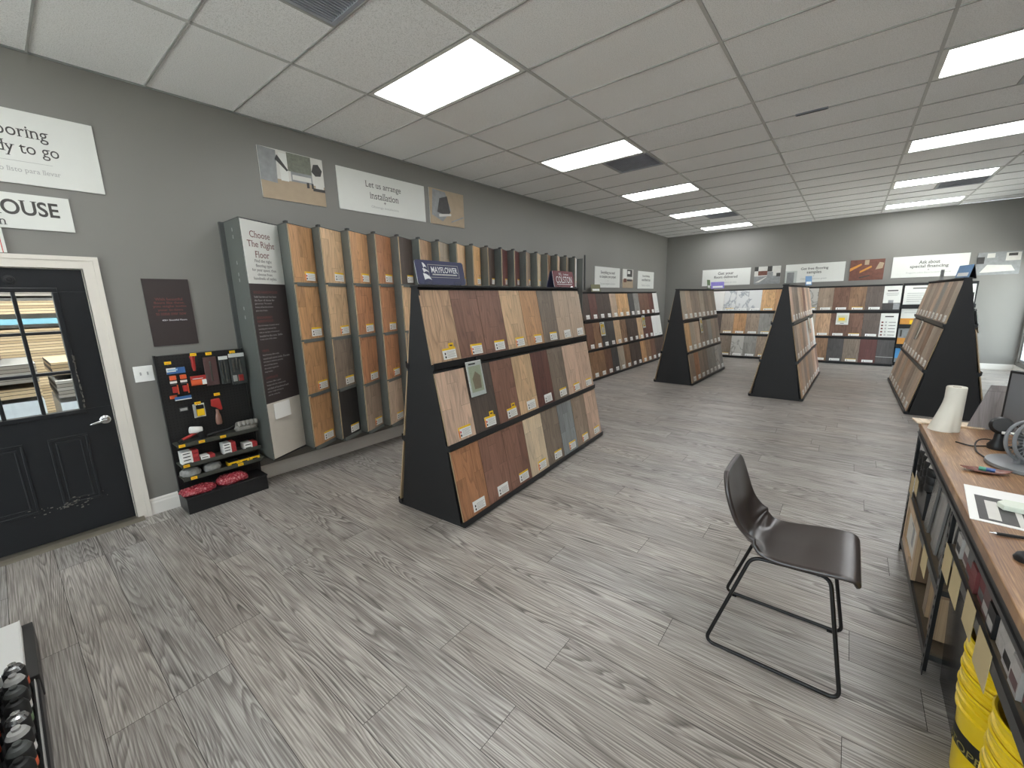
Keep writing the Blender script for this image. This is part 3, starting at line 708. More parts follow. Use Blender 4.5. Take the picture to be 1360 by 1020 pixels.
for i in range(1, NC):
    if i < 6: codes = cols[i]
    else: codes = tops[i - 6] + random.choice('hlob')
    a = Vector((XN, ys[i] + 0.008, 0)); b = Vector((XB, ys[i + 1], 0)); r = b - a; w = r.length
    for q, k in enumerate(codes):
        z = (1.945, 1.400, 0.855, 0.310)[q]
        board(frame((a.x, a.y, z), r, (0, 0, 1)), w - 0.01, 0.525, k, 'yoyoy'[(i + q) % 5], '%s wood sample, %s row of tall wall rack, %s from poster' % (PAL[k][0], rown[q], ordn[i - 1]), 'samples on the tall wall rack', tx=0.68)
# header poster
a = Vector((XN, ys[0] + 0.008, 0)); b = Vector((0.2, ys[1], 0)); r = b - a; w = r.length
DKB = mat('poster_dark_brown', '3a3231', 0.5, var=0.05); BEI = mat('poster_beige', 'c9c3b8', 0.5, var=0.05); INKRR = mat('ink_faded_red', '7d4540', 0.6)
hdM = frame((a.x, a.y, 0.30), r, (0, 0, 1))
def lines(y0, n, m, wid, gap, x=0.03): return [(x, y0 - q * gap, wid * (1 - 0.12 * ((q * 7) % 3))) for q in range(n)]
hp = thing('header_poster', 'tall poster reading Choose The Right Floor at the end of the wall rack', 'poster', hdM)
MB().box(0.0, w - 0.005, 1.63, 2.17, 0, 0.004, WHITE).build('white_sheet', hp); MB().box(0.0, w - 0.005, 0.54, 1.63, 0, 0.004, DKB).build('brown_sheet', hp); MB().box(0.0, w - 0.005, 0.005, 0.54, 0, 0.004, BEI).build('beige_sheet', hp)
z5 = 0.005
its = [L('Choose', INKR, 0.19, 2.055, w=0.225, h=0.056, z=z5), L('The Right', INKR, 0.19, 1.965, w=0.30, h=0.07, z=z5), L('Floor', INKR, 0.19, 1.885, w=0.155, h=0.056, z=z5)]
for s_, y_, w_ in (('Find the right', 1.825, 0.19), ('flooring type', 1.785, 0.18), ('for your space, then', 1.747, 0.27), ('choose from', 1.712, 0.165), ('hundreds of styles.', 1.673, 0.26)): its.append(L(s_, INK, 0.19, y_, w=w_, z=z5))
lettering(hp, its)
its = []
def para(title, y, ls, gap=0.031):
    for q, tt in enumerate(title): its.append(L(tt, INKRR, 0.03, y - q * 0.032, h=0.021, z=z5, align='l'))
    y -= 0.04 + 0.032 * (len(title) - 1)
    for q, tt in enumerate(ls): its.append(L(tt, LGREY, 0.03, y - q * gap, h=0.0175, z=z5, align='l'))
para(['SOLID HARDWOOD'], 1.555, ['Solid hardwood has been', 'the floor of choice for', 'generations. The natural', 'beauty of hardwood never', 'goes out of style.'])
para(['ENGINEERED', 'HARDWOOD'], 1.33, ['Get the beauty of natural wood', 'including the look and feel', 'with an top layer of hardwood', 'bonded to the core. Stable', 'in any room of the home.'])
para(['VINYL'], 1.03, ['Vinyl flooring offers style,', 'wood and stone looks. Durable', 'and easy to maintain, great for', 'wet and busy spaces,', 'this makes it great for', 'busy homes.'])
para(['LAMINATE'], 0.78, ['Laminate offers a great', 'budget with the realistic look', 'and feel of hardwood and', 'stone, tough and easy to', 'care for every day.'])
lettering(hp, its)
tag(MB().box(0, 0.19, 0, 0.15, 0, 0.012, PAPER).build('notice_card', None, hdM @ T(0.07, 0.375, 0.0045)), 'small blank white card on the beige foot of the header poster', 'card')

# brochures hanging on racks
GRN = mat('print_pale_green', 'ced0b4', 0.5, var=0.12, scale=20)
BLU = mat('sign_navy', '35395c', 0.35, var=0.03); MAR = mat('sign_maroon', '74303a', 0.35, var=0.03)
def brochure(label, M, w=0.2, h=0.3, kind=0):
    b = thing('brochure_holder', label, 'brochure', M, 'brochures hung on the sample racks')
    MB().box(0, w, 0, h, 0.0, 0.004, PAPER).prism([(0.1 * w, 0.12 * h), (0.9 * w, 0.12 * h), (0.9 * w, 0.86 * h), (0.1 * w, 0.86 * h)], 0.004, 0.0045, GRN if kind == 0 else YEL).prism([(0.3 * w, 0.2 * h), (0.75 * w, 0.2 * h), (0.8 * w, 0.55 * h), (0.5 * w, 0.7 * h), (0.25 * w, 0.5 * h)], 0.0045, 0.005, PICT if kind == 0 else PICL).box(0.15 * w, 0.6 * w, 0.9 * h, 0.94 * h, 0.004, 0.0046, INK).build('brochure', b)
    MB().box(-0.003, w + 0.003, -0.004, h * 0.98, 0.007, 0.0085, CLEAR).build('clear_sleeve', b)
    MB().box(0.1 * w, 0.25 * w, h, h + 0.03, 0.0, 0.006, BLK).box(0.7 * w, 0.85 * w, h, h + 0.03, 0.0, 0.006, BLK).build('clip', b)
brochure('pale green brochure in a clear sleeve hung over the nearest stand', A1M @ frame((0.385 - SL * 0.95 + 0.022, 0.33, 0.955), (0, 1, 0), (-SL, 0, 1)), 0.19, 0.29)
brochure('yellow and white brochure near the left end of the corner rack', slant(U2M, 4.3, 0.62, 0.90), 0.2, 0.3, 1)
brochure('yellow and white brochure near the middle of the corner rack', slant(U2M, 4.3, 2.95, 0.92), 0.18, 0.32, 1)
brochure('narrow cream brochure hung on the purple-card stand', A2M @ frame((0.385 - SL * 0.95 + 0.022, 0.9, 0.95), (0, 1, 0), (-SL, 0, 1)), 0.13, 0.31, 1)
brochure('white brochure hung high on the far end of the middle stand', A3M @ frame((0.385 - SL * 0.95 + 0.022, 1.9, 0.95), (0, 1, 0), (-SL, 0, 1)), 0.17, 0.29)
brochure('slim brochure hung edge-on on the blue-card stand facing the aisle', A4M @ frame((-(0.385 - SL * 0.9 + 0.022), 1.7, 0.92), (0, -1, 0), (SL, 0, 1)), 0.15, 0.3)
brochure('brochure on the window side of the blue-card stand', A4M @ frame((0.385 - SL * 1.2 + 0.03, 0.05, 1.15), (0, 1, 0), (-SL, 0, 1)), 0.17, 0.28)
sheet('notice_card', 'pale grey notice hung over the middle row of the far rack behind the centre stand', 'card', FM @ frame((0.45 - SL * 0.9 + 0.02, 2.12, 0.93), (0, 1, 0), up), 0.22, 0.27, WHITE, [(rect(0.1, 0.9, 0.1, 0.75), PICL), (rect(0.3, 0.7, 0.84, 0.9), INK)])
sheet('notice_card', 'yellow-green notice hung over the middle row of the far rack', 'card', FM @ frame((0.45 - SL * 0.9 + 0.02, 2.86, 0.93), (0, 1, 0), up), 0.24, 0.28, WHITE, [(rect(0.12, 0.88, 0.2, 0.8), GRN), (rect(0.2, 0.7, 0.35, 0.6), YEL), (rect(0.35, 0.65, 0.1, 0.14), BLK)])

# ------------------------------------------------------------------ brand signs standing on the stands
def rrect(w, h, r, x0=0, y0=0, n=5):
    P = []
    for cx, cy, a in ((w - r, r, -90), (w - r, h - r, 0), (r, h - r, 90), (r, r, 180)):
        for k in range(n + 1):
            t = math.radians(a + 90 * k / n); P.append((x0 + cx + r * math.cos(t), y0 + cy + r * math.sin(t)))
    return P
LET = mat('lettering_white', 'eef0f2', 0.4, var=0.01)
def frame_line(mb, x0, x1, y0, y1, t, z, m): mb.box(x0, x1, y0, y0 + t, z, z + 0.0006, m).box(x0, x1, y1 - t, y1, z, z + 0.0006, m).box(x1 - t, x1, y0, y1, z, z + 0.0006, m).box(x0, x0 + t, y0, y1, z, z + 0.0006, m)
def topsign(label, M, w, h, m, deco, both=True):
    s_ = thing('brand_sign', label, 'sign', M)
    p = MB().prism(rrect(w, h, 0.02), 0, 0.006, m).prism(rrect(w, h, 0.02), -0.003, 0, LET).build('sign_panel', s_)
    deco(s_)
    MB().box(0.06, 0.13, -0.004, 0.022, -0.03, 0.016, CLEAR).build('clear_foot', s_); MB().box(w - 0.14, w - 0.07, -0.004, 0.022, -0.03, 0.016, CLEAR).build('clear_foot', s_)
    return s_
def deco_may(s_):
    mb = MB(); z = 0.0065
    frame_line(mb, 0.12, 0.455, 0.055, 0.155, 0.004, z, LGREY)
    mb.box(0.155, 0.43, 0.073, 0.084, z + 0.0001, z + 0.0008, LGREY)
    mb.build('sign_border', s_)
    sp_ = MB()
    for (x0, x1, y0, y1) in ((0.065, 0.105, 0.125, 0.165), (0.062, 0.125, 0.09, 0.122), (0.06, 0.14, 0.035, 0.085)):
        n = 8; top = []; bot = []
        for k in range(n + 1):
            t = k / n; top.append((x0 + (x1 - x0) * t * (0.75), y1 - (y1 - y0) * 0.45 * t * t)); bot.append((x0 + 0.008 + (x1 - x0 - 0.008) * t, y0 + 0.010 * math.sin(math.pi * t)))
        sp_.prism(bot + top[::-1], z + 0.0009, z + 0.0016, LET)
    sp_.build('ship_emblem', s_)
    lettering(s_, [L('MAYFLOWER', LET, 0.295, 0.115, w=0.29, h=0.045, z=z + 0.001, bold=0.012), L('ENGINEERED HARDWOOD FLOORING', LET, 0.293, 0.0785, w=0.265, h=0.008, z=z + 0.0012)])
def deco_col(s_):
    mb = MB(); mb.box(0.06, 0.42, 0.03, 0.036, 0.0065, 0.0071, LET); mb.build('sign_border', s_)
    lettering(s_, [L('COLSTON', LET, 0.24, 0.085, w=0.38, h=0.075, z=0.0068), L('R.L.', LET, 0.17, 0.15, w=0.07, h=0.03, z=0.0068), L('Laminate', LET, 0.3, 0.148, w=0.12, h=0.022, z=0.0068)])
LEAN = Vector((-0.22, 0, 1)).normalized()
topsign('navy brand sign with a white sailing ship, on top of the nearest stand', A1M @ frame((0.03, 0.02, 1.855), (0, 1, 0), (-0.18, 0, 1)), 0.52, 0.185, BLU, deco_may)
s2 = topsign('maroon brand sign reading COLSTON on the far end of the nearest stand', A1M @ frame((0.045, 2.02, 1.855), (0, 1, 0), (-0.18, 0, 1)), 0.48, 0.185, MAR, deco_col)
bk = MB().prism(rrect(0.48, 0.185, 0.02), 0, 0.004, BLU); bk.build('back_leaf', s2, A1M.inverted().inverted() and (s2.matrix_basis.inverted() @ A1M @ frame((-0.06, 2.50, 1.855), (0, -1, 0), (0.28, 0, 1))))
# small toppers
GREENC = mat('card_green', '5c7a4a', 0.5); PURP = mat('card_purple', '8d7fd0', 0.5); OLV = mat('card_olive', '7d7c5c', 0.5); BLC = mat('card_blue', '6b93bd', 0.45, var=0.15, scale=9)
def card(label, M, w, h, m, band=PAPER, tent=False, name='topper_card', lettering_=False):
    mb = MB().box(0, w, 0, h, 0, 0.004, m).box(w * 0.12, w * 0.88, h * 0.12, h * 0.4, 0.004, 0.005, band)
    if tent:
        mb.box(0, w, 0, h * 1.0, -0.004, 0, DGREY, RX(0) @ Matrix.Identity(4))
        mb.add([(0, h, 0), (w, h, 0), (w, 0, -0.07), (0, 0, -0.07), (0, h, -0.005), (w, h, -0.005), (w, 0, -0.075), (0, 0, -0.075)], [(0, 1, 2, 3), (7, 6, 5, 4), (0, 3, 7, 4), (1, 5, 6, 2), (3, 2, 6, 7)], BLACK)
    mb.box(0.0, w, -0.002, 0.008, -0.03, 0.02, CLEAR)
    return tag(mb.build(name, None, M), label, 'card')
card('small green card standing on the purple-card stand', A2M @ frame((0.02, 1.85, 1.856), (0, 1, 0), (-0.1, 0, 1)), 0.22, 0.2, GREENC)
card('purple printed card standing on a black slanted stand', A2M @ frame((0.03, 1.75 + 0.35, 1.856), (0.5, 1, 0), (-0.1, 0, 1)), 0.42, 0.15, PURP)
cl = thing('sign_holder', 'empty clear upright sign holder on the near peak of the middle stand', 'holder', A3M @ frame((0.0, -0.02, 1.852), (0.9, 0.45, 0), (0, 0, 1)))
MB().box(-0.03, 0.14, 0, 0.2, 0, 0.003, CLEAR).box(-0.03, 0.14, 0, 0.004, -0.05, 0.05, CLEAR).build('clear_plate', cl); MB().box(0.0, 0.1, 0.02, 0.18, 0.0032, 0.0045, PICG).build('grey_card', cl)
card('small blue tent card on the far end of the middle stand', A3M @ frame((0.02, 2.4, 1.856), (0.6, 0.8, 0), (-0.1, 0, 1)), 0.16, 0.18, BLC)
card('blue printed tent card with a dark back on the right stand', A4M @ frame((-0.045, 0.56, 1.856), (0.12, -1, 0), (0.2, 0, 1)), 0.5, 0.165, BLC, tent=True)
tag(MB().box(-0.03, 0.03, -0.03, 0.03, 0, 0.008, DGREY).box(-0.02, 0.02, -0.02, 0.02, 0.008, 0.17, PICG).build('card_post', None, A4M @ T(0, 2.0, 1.853)), 'small grey upright holder on top of the right stand', 'holder')
card('olive green card on the left end of the corner rack', U2M @ frame((0.10, 0.5, 1.856), (0, 1, 0), (-0.12, 0, 1)), 0.42, 0.16, OLV)

# ------------------------------------------------------------------ wall signs
def wl_(y, z, x=0.001): return frame((x, y, z), (0, 1, 0), (0, 0, 1))
def wf_(x, z): return frame((x, YF - 0.001, z), (1, 0, 0), (0, 0, 1))
def wsign(label, M, w, h, texts, group='white wall signs'):
    o = sheet('wall_sign', label, 'sign', M, w, h, WHITE, texts=texts, th=0.012, group=group)
    return o
def stdtexts(a, b, sub, wa, wb, hh=0.17):
    return [(a, INK, 0.5, 0.72, dict(w=wa, bold=0.012)), (b, INK, 0.5, 0.52, dict(w=wb, bold=0.012)), ('❖', INK, 0.5, 0.33, dict(h=0.02)), (sub, LGREY, 0.5, 0.18, dict(w=max(wa, wb) * 0.95))]
o = sheet('wall_sign', 'cropped white sign reading Flooring ready to go above the black door', 'sign', wl_(-0.10, 2.59), 0.807, 0.47, WHITE, th=0.012, group='white wall signs',
          texts=[('Flooring', INK, 0.515, 0.70, dict(w=0.30, h=0.10)), ('ready to go', INK, 0.50, 0.475, dict(w=0.40, h=0.095)), ('Piso listo para llevar', LGREY, 0.53, 0.185, dict(w=0.325, h=0.04))])
MB().box(0.24, 0.56, 0.145, 0.147, 0.012, 0.0128, LGREY).build('rule', o)
def slab(parent, glyphs, m, z):     # small slab serifs
    mb = MB()
    for (x, y, w, h) in glyphs: mb.box(x - w / 2, x + w / 2, y - h / 2, y + h / 2, z, z + 0.0008, m)
    return mb.build('serifs', parent)
o = sheet('wall_sign', 'cropped white sign ending in OUSE right above the black door', 'sign', wl_(-0.27, 2.295), 0.77, 0.23, WHITE, th=0.012, group='white wall signs',
          texts=[('WAREHOUSE', INK, 0.492, 0.60, dict(w=0.66, h=0.098, bold=0.02)), ('Almacén', INK, 0.425, 0.2, dict(w=0.24, h=0.055))])
sheet('exit_sign', 'edge of a small pale sign with red marks above the door trim', 'sign', wl_(-0.42, 2.13), 0.57, 0.16, WHITE, [(rect(0.9, 0.945, 0.1, 0.35), REDM), (rect(0.9, 0.945, 0.6, 0.9), REDM), (rect(0.965, 0.972, 0.0, 1.0), REDM)], th=0.02)
room = [(rect(0, 1, 0, 0.42), PICT), (rect(0, 1, 0.42, 1), PICL), ([(0, 0.35), (0.24, 0.33), (0.26, 0.98), (0, 1)], PICG), (rect(0.3, 0.42, 0.4, 0.95), WHITE), (rect(0.42, 0.8, 0.62, 0.99), PICP), (rect(0.46, 0.8, 0.42, 0.62), PICG), (rect(0.48, 0.78, 0.46, 0.56), PICL),
        ([(0.8, 0.7), (0.86, 0.62), (0.95, 0.64), (0.98, 0.76), (0.92, 0.88), (0.84, 0.86)], PICD), ([(0.84, 0.34), (0.98, 0.34), (0.99, 0.6), (0.86, 0.62)], PICL), (rect(0.7, 0.74, 0.34, 0.45), PICD), (rect(0.78, 0.81, 0.34, 0.45), PICD), ([(0.24, 0.8), (0.4, 0.6), (0.42, 0.63), (0.27, 0.9)], PICD), (rect(0.8, 1.0, 0.3, 0.36), PICD)]
sheet('wall_picture', 'sepia living room photo print with a person on a wood floor', 'picture', wl_(1.835, 2.755), 0.625, 0.46, PICL, room, th=0.012)
wsign('white sign reading Let us arrange installation on the left wall', wl_(2.615, 2.765), 1.205, 0.44, [('Let us arrange', INK, 0.488, 0.7, dict(w=0.485, h=0.085)), ('installation', INK, 0.488, 0.46, dict(w=0.39, h=0.075)), ('+', INK, 0.488, 0.31, dict(h=0.03)), ('Obtenga instalación', LGREY, 0.488, 0.17, dict(w=0.38, h=0.032))])
o = bpy.context.scene.objects[-1]
sheet('wall_picture', 'small sepia print of a dark stool on pale boards', 'picture', wl_(3.9, 2.765), 0.635, 0.45, PICL, [(rect(0, 1, 0, 1), PICT), ([(0.05, 0.25), (0.35, 0.1), (0.6, 0.45), (0.45, 0.95), (0.1, 0.98)], PICG), ([(0.2, 0.35), (0.5, 0.28), (0.58, 0.4), (0.5, 0.85), (0.28, 0.75)], PICD), ([(0.6, 0.1), (0.98, 0.3), (0.98, 0.34), (0.6, 0.14)], PICG), ([(0.25, 0.22), (0.6, 0.3), (0.6, 0.36), (0.25, 0.3)], PICL)], th=0.012)
wsign('white sign reading Everything you need, on the left wall near the corner', wl_(8.55, 1.955), 1.29, 0.46, stdtexts('Everything you need', 'to complete your project', 'Todo para completar su proyecto', 0.72, 0.84))
sheet('wall_picture', 'narrow black and white kitchen print with pink accents near the corner', 'picture', wl_(10.01, 1.955), 0.64, 0.46, PICL, [(rect(0, 1, 0, 0.45), PICT), (rect(0.1, 0.35, 0.35, 0.95), WHITE), (rect(0.4, 0.9, 0.6, 0.98), PICD), (rect(0.45, 0.7, 0.75, 0.9), WHITE), (rect(0.1, 0.35, 0.3, 0.5), PICB), (rect(0.4, 0.9, 0.36, 0.46), PICD)], th=0.012)
wsign('square white sign reading Dust free, last before the room corner', wl_(10.97, 1.94), 1.15, 0.46, stdtexts('Doors & Moldings', 'coordinate too', 'Puertas y molduras', 0.52, 0.62))
wsign('white sign reading Get your floors delivered on the far wall', wf_(1.055, 1.975), 1.23, 0.45, stdtexts('Get your', 'floors delivered', 'Reciba sus pisos en casa', 0.4, 0.6))
sheet('wall_picture', 'pale dining room photo print with red chairs on the far wall', 'picture', wf_(2.38, 1.97), 0.6, 0.455, PICL, [(rect(0, 1, 0, 0.45), PICG), (rect(0.0, 0.15, 0.75, 1), PICD), (rect(0.5, 0.68, 0.7, 1), PICD), (rect(0.15, 0.5, 0.5, 0.75), PICB), (rect(0.5, 0.72, 0.45, 0.68), PICG), (rect(0.85, 1.0, 0.4, 0.6), PICD), ([(0.05, 0.1), (0.45, 0.4), (0.5, 0.4), (0.2, 0.1)], PICL)], th=0.012)
wsign('white sign reading Get free flooring samples on the far wall', wf_(3.09, 1.97), 1.215, 0.46, stdtexts('Get free flooring', 'samples', 'Obtenga muestras gratis', 0.56, 0.3))
sheet('wall_picture', 'dark red-brown photo print of hands laying floor on the far wall', 'picture', wf_(4.40, 1.967), 0.62, 0.472, PICB, [([(0.0, 0.45), (0.35, 0.75), (0.32, 0.82), (0, 0.6)], PICO), ([(0.3, 0.35), (0.65, 0.62), (0.62, 0.7), (0.3, 0.45)], PICO), (rect(0.42, 0.55, 0.75, 0.98), PICT), ([(0.75, 0.5), (0.95, 0.55), (0.98, 0.8), (0.85, 0.85)], PICT), ([(0.3, 0.1), (0.6, 0.2), (0.6, 0.25), (0.3, 0.15)], PICD)], th=0.012)
wsign('white sign reading Ask about special financing on the far wall', wf_(5.155, 1.985), 1.21, 0.465, [('Ask about', INK, 0.5, 0.70, dict(w=0.33, h=0.07, bold=0.012)), ('special financing', INK, 0.5, 0.49, dict(w=0.61, h=0.08, bold=0.012)), ('+', INK, 0.5, 0.34, dict(h=0.03)), ('Pregunte sobre financiamiento especial', LGREY, 0.5, 0.21, dict(w=0.71))])
sheet('wall_picture', 'wide grey print of an aisle and sofas at the far right corner', 'picture', wf_(6.475, 1.975), 0.61, 0.455, PICG, [(rect(0, 1, 0, 0.5), PICG), ([(0.1, 0.1), (0.9, 0.15), (0.8, 0.4), (0.25, 0.45)], PICL), (rect(0.0, 0.17, 0.5, 0.8), PICD), (rect(0.22, 0.4, 0.75, 0.95), PICL), (rect(0.65, 0.98, 0.6, 0.95), PICL), (rect(0.7, 0.9, 0.8, 0.92), PICD)], th=0.012)
sheet('wall_sign', 'dark brown sign with faded red lines of text above the tool rack', 'sign', wl_(0.815, 1.425), 0.31, 0.55, DKB, th=0.01,
      texts=[(s_, INKRR, 0.5, y_, dict(w=w_, h=0.022)) for s_, y_, w_ in (('With beautiful', 0.70, 0.185), ('floors like these,', 0.645, 0.205), ('you might invite', 0.59, 0.225), ('your in-laws', 0.535, 0.17), ('to come over now', 0.48, 0.205))] + [('400+ Beautiful Floors', LET, 0.55, 0.385, dict(w=0.17, h=0.013))])
sw = thing('light_switch', 'white double light switch plate between the door and the tool rack', 'light switch', wl_(0.655, 1.145))
MB().box(0, 0.125, 0, 0.13, 0, 0.006, PAPER).build('plate', sw, bevel=0.003)
for x in (0.035, 0.08): MB().box(x, x + 0.01, 0.055, 0.08, 0.006, 0.018, LGREY).build('toggle', sw, bevel=0.002)
tag(MB().box(0, 0.02, -0.015, 0.015, 1.9, 2.62, DGREY).build('cable_trunking', None, T(0, 8.1, 0)), 'thin dark vertical cable cover on the wall beyond the tall rack', 'cable cover')

# ================================================================== chair
LEA = NT('dark_brown_leather'); tc = LEA.n('ShaderNodeTexCoord')
n1 = LEA.n('ShaderNodeTexNoise'); n1.inputs['Scale'].default_value = 240; n1.inputs['Detail'].default_value = 3; LEA.l(tc.outputs['Object'], n1.inputs['Vector'])
n2 = LEA.n('ShaderNodeTexNoise'); n2.inputs['Scale'].default_value = 6; LEA.l(tc.outputs['Object'], n2.inputs['Vector'])
LEA.l(LEA.mix(n2.outputs[0], lin('2b2422'), lin('3a312d')), LEA.b.inputs['Base Color']); LEA.b.inputs['Roughness'].default_value = 0.3; LEA.b.inputs['Specular IOR Level'].default_value = 0.8
LEA.bump(n1.outputs[0], 0.12, 0.001)
chair = thing('chair', 'dark brown leather bucket chair with thin black sled legs on the open floor', 'chair', T(4.37, 2.22, 0))
prof = [(0.262, 0.534, .200), (0.270, 0.543, .210), (0.258, 0.553, .216), (0.21, 0.556, .222), (0.13, 0.547, .222), (0.04, 0.533, .216), (-0.04, 0.522, .207), (-0.110, 0.523, .198), (-0.160, 0.548, .192), (-0.190, 0.60, .192), (-0.212, 0.67, .203), (-0.230, 0.745, .208), (-0.246, 0.81, .202), (-0.258, 0.865, .178), (-0.264, 0.893, .140)]
bm = bmesh.new(); NU = 42; NV = 24; rows = []
def cr(P, t):
    n = len(P) - 1; x = t * n; i = min(int(x), n - 1); f = x - i
    p = [P[max(0, min(n, i + k))] for k in (-1, 0, 1, 2)]
    return [0.5 * (2 * p[1][k] + (p[2][k] - p[0][k]) * f + (2 * p[0][k] - 5 * p[1][k] + 4 * p[2][k] - p[3][k]) * f * f + (3 * p[1][k] - p[0][k] - 3 * p[2][k] + p[3][k]) * f ** 3) for k in range(3)]
for i in range(NU + 1):
    t = i / NU; x, z, w = cr(prof, t); x2, z2, _ = cr(prof, min(1, t + 0.02)); x1, z1, _ = cr(prof, max(0, t - 0.02))
    tx, tz = x2 - x1, z2 - z1; l = math.hypot(tx, tz); nx, nz_ = tz / l, -tx / l
    if nz_ < 0 and t < 0.5: nx, nz_ = -nx, -nz_
    if t >= 0.5 and nx < 0: nx, nz_ = -nx, -nz_
    row = []
    for j in range(NV + 1):
        v = -1 + 2 * j / NV
        cup = 0.028 * abs(v) ** 2.6 * (0.4 + 0.6 * math.exp(-((t - 0.62) / 0.2) ** 2)) * (1 if 0.12 < t else 0.2) + 0.05 * abs(v) ** 3 * math.exp(-((t - 0.58) / 0.10) ** 2)
        pad = 0.007 * (1 - v * v) * (1 if t > 0.1 else 0.3)
        crease = 0.0
        for cj, sg in ((0.50, 1), (0.545, -1), (0.60, 1)):
            crease += 0.022 * math.exp(-((t - cj - 0.05 * (1 - abs(v)) * (cj - 0.545) * 14 * 0.1) / 0.014) ** 2) * math.exp(-((abs(v) - 0.72) / 0.30) ** 2)
        crease -= 0.006 * math.exp(-((t - 0.70) / 0.015) ** 2) * (1 - 0.6 * v * v)
        d_ = cup + pad + crease
        row.append(bm.verts.new((x + nx * d_, v * w, z + nz_ * d_)))
    rows.append(row)
for i in range(NU):
    for j in range(NV): bm.faces.new((rows[i][j], rows[i][j + 1], rows[i + 1][j + 1], rows[i + 1][j]))
bmesh.ops.recalc_face_normals(bm, faces=bm.faces)
me = bpy.data.meshes.new('seat_shell'); bm.to_mesh(me); bm.free(); me.materials.append(LEA.m)
for p in me.polygons: p.use_smooth = True
o = link('seat_shell', me, chair)
md = o.modifiers.new('thickness', 'SOLIDIFY'); md.thickness = 0.022; md.offset = 0.0
md = o.modifiers.new('round', 'SUBSURF'); md.levels = 1; md.render_levels = 1
STEEL = mat('black_steel', '1d1c1c', 0.35, 0.4)
for s_ in (-1, 1):
    yb, yt = 0.228 * s_, 0.155 * s_
    pts = [(0.265, yb, 0.009), (0.182, yt, 0.520), (-0.115, yt, 0.502), (-0.275, yb, 0.009)]
    MB().tube(path(pts, 0.045, 7, closed=True), 0.0085, STEEL, seg=12, closed=True).build('sled_leg', chair, smooth=True)
MB().tube([(-0.06, -0.155, 0.505), (-0.06, 0.155, 0.505)], 0.008, STEEL).build('cross_bar', chair, smooth=True)
MB().tube([(0.14, -0.155, 0.513), (0.14, 0.155, 0.513)], 0.008, STEEL).build('cross_bar', chair, smooth=True)
for s_ in (-1, 1):
    for x in (0.22, -0.23): MB().box(x - 0.015, x + 0.015, 0.22 * s_ - 0.011, 0.22 * s_ + 0.011, 0.0, 0.004, BLK).build('glide', chair)

# ================================================================== tool rack by the door
PEG = NT('pegboard_black'); tc = PEG.n('ShaderNodeTexCoord')
sp = PEG.n('ShaderNodeSeparateXYZ'); PEG.l(PEG.mapv(tc.outputs['Object'], (1, 39.4, 39.4)), sp.inputs[0])
dy = PEG.math('SUBTRACT', PEG.math('FRACT', sp.outputs[1]), 0.5); dz = PEG.math('SUBTRACT', PEG.math('FRACT', sp.outputs[2]), 0.5)
dd = PEG.math('SQRT', PEG.math('ADD', PEG.math('MULTIPLY', dy, dy), PEG.math('MULTIPLY', dz, dz)))
PEG.l(PEG.ramp(PEG.math('LESS_THAN', dd, 0.16), ((0, lin('232323')), (1, lin('050505')))), PEG.b.inputs['Base Color']); PEG.b.inputs['Roughness'].default_value = 0.5
TR = T(0, 0.80, 0)
rack = thing('tool_rack', 'black pegboard tool rack with three shelves between the door and the tall poster', 'rack', TR)
MB().box(0.02, 0.05, 0.0, 0.63, 0.10, 1.345, PEG.m).build('pegboard', rack)
for y in (-0.012, 0.63): MB().box(0.018, 0.055, y, y + 0.014, 0.0, 1.35, BLACKM).build('upright', rack)
MB().box(0.02, 0.285, -0.02, 0.61, 0.0, 0.135, BLACKM).build('base_box', rack, bevel=0.004)
MB().box(0.02, 0.295, -0.024, 0.614, 0.135, 0.15, BLACKM).build('base_deck', rack, bevel=0.004)
SHG = mat('shelf_grey', '43453f', 0.4)
for z in (0.595, 0.415, 0.295):
    MB().box(0.05, 0.215, 0.0, 0.62, z - 0.012, z, SHG).box(0.21, 0.218, -0.002, 0.622, z - 0.022, z + 0.012, SHG).build('shelf', rack, bevel=0.002)
PLB = MB().box(-0.0225, 0.0225, -0.012, 0.012, 0, 0.002, YEL).box(-0.014, 0.012, -0.004, 0.003, 0.002, 0.0025, ORG).mesh('price_label')
def plab(x, y, z, parent=rack): link('price_label', PLB, parent, frame((x, y - 0.80, z), (0, 1, 0), (0, 0, 1)))
for y, z in ((0.83, 0.592), (0.97, 0.592), (1.13, 0.592), (0.835, 0.41), (0.87, 0.290), (1.23, 0.292)): plab(0.219, y, z)
def hook(y, z, lab_=True):
    MB().tube([(0.05, y - 0.8, z), (0.16, y - 0.8, z), (0.17, y - 0.8, z + 0.01)], 0.0025, CHROME, seg=6).build('hook', rack, smooth=True)
    if lab_: plab(0.172, y, z + 0.018)
for y, z in ((0.85, 1.275), (1.03, 1.325), (1.14, 1.32), (1.32, 1.315), (1.15, 0.955), (1.00, 0.905)): hook(y, z)
def onw(y, z, x=0.13): return frame((x, y, z), (0, 1, 0), (0, 0, 1))
RB = mat('tool_red', 'a8322e', 0.4); ORT = mat('tool_orange', 'e0643a', 0.45); BRN = mat('sleeve_brown', '5c4240', 0.5); BLT = mat('pack_blue', '3f6aa0', 0.4); BLP = mat('pack_pale_blue', '9dc3dc', 0.4)
def pack(name, label, cat, y, z, w, h, shapes, x=0.13, th=0.02, base=PAPER, group=None, blister=None):
    mb = MB().box(0, w, 0, h, 0, 0.003, base)
    for (a, b, c_, d_, m, t0) in shapes: mb.box(a * w, b * w, c_ * h, d_ * h, 0.003, 0.003 + t0, m)
    o = mb.build(name, None, onw(y, z, x), bevel=0.0015); tag(o, label, cat, group)
    if blister: MB().box(w * 0.06, w * 0.94, h * blister[0], h * blister[1], 0.004, 0.004 + th, CLEAR).build('blister', o, bevel=0.003)
    return o
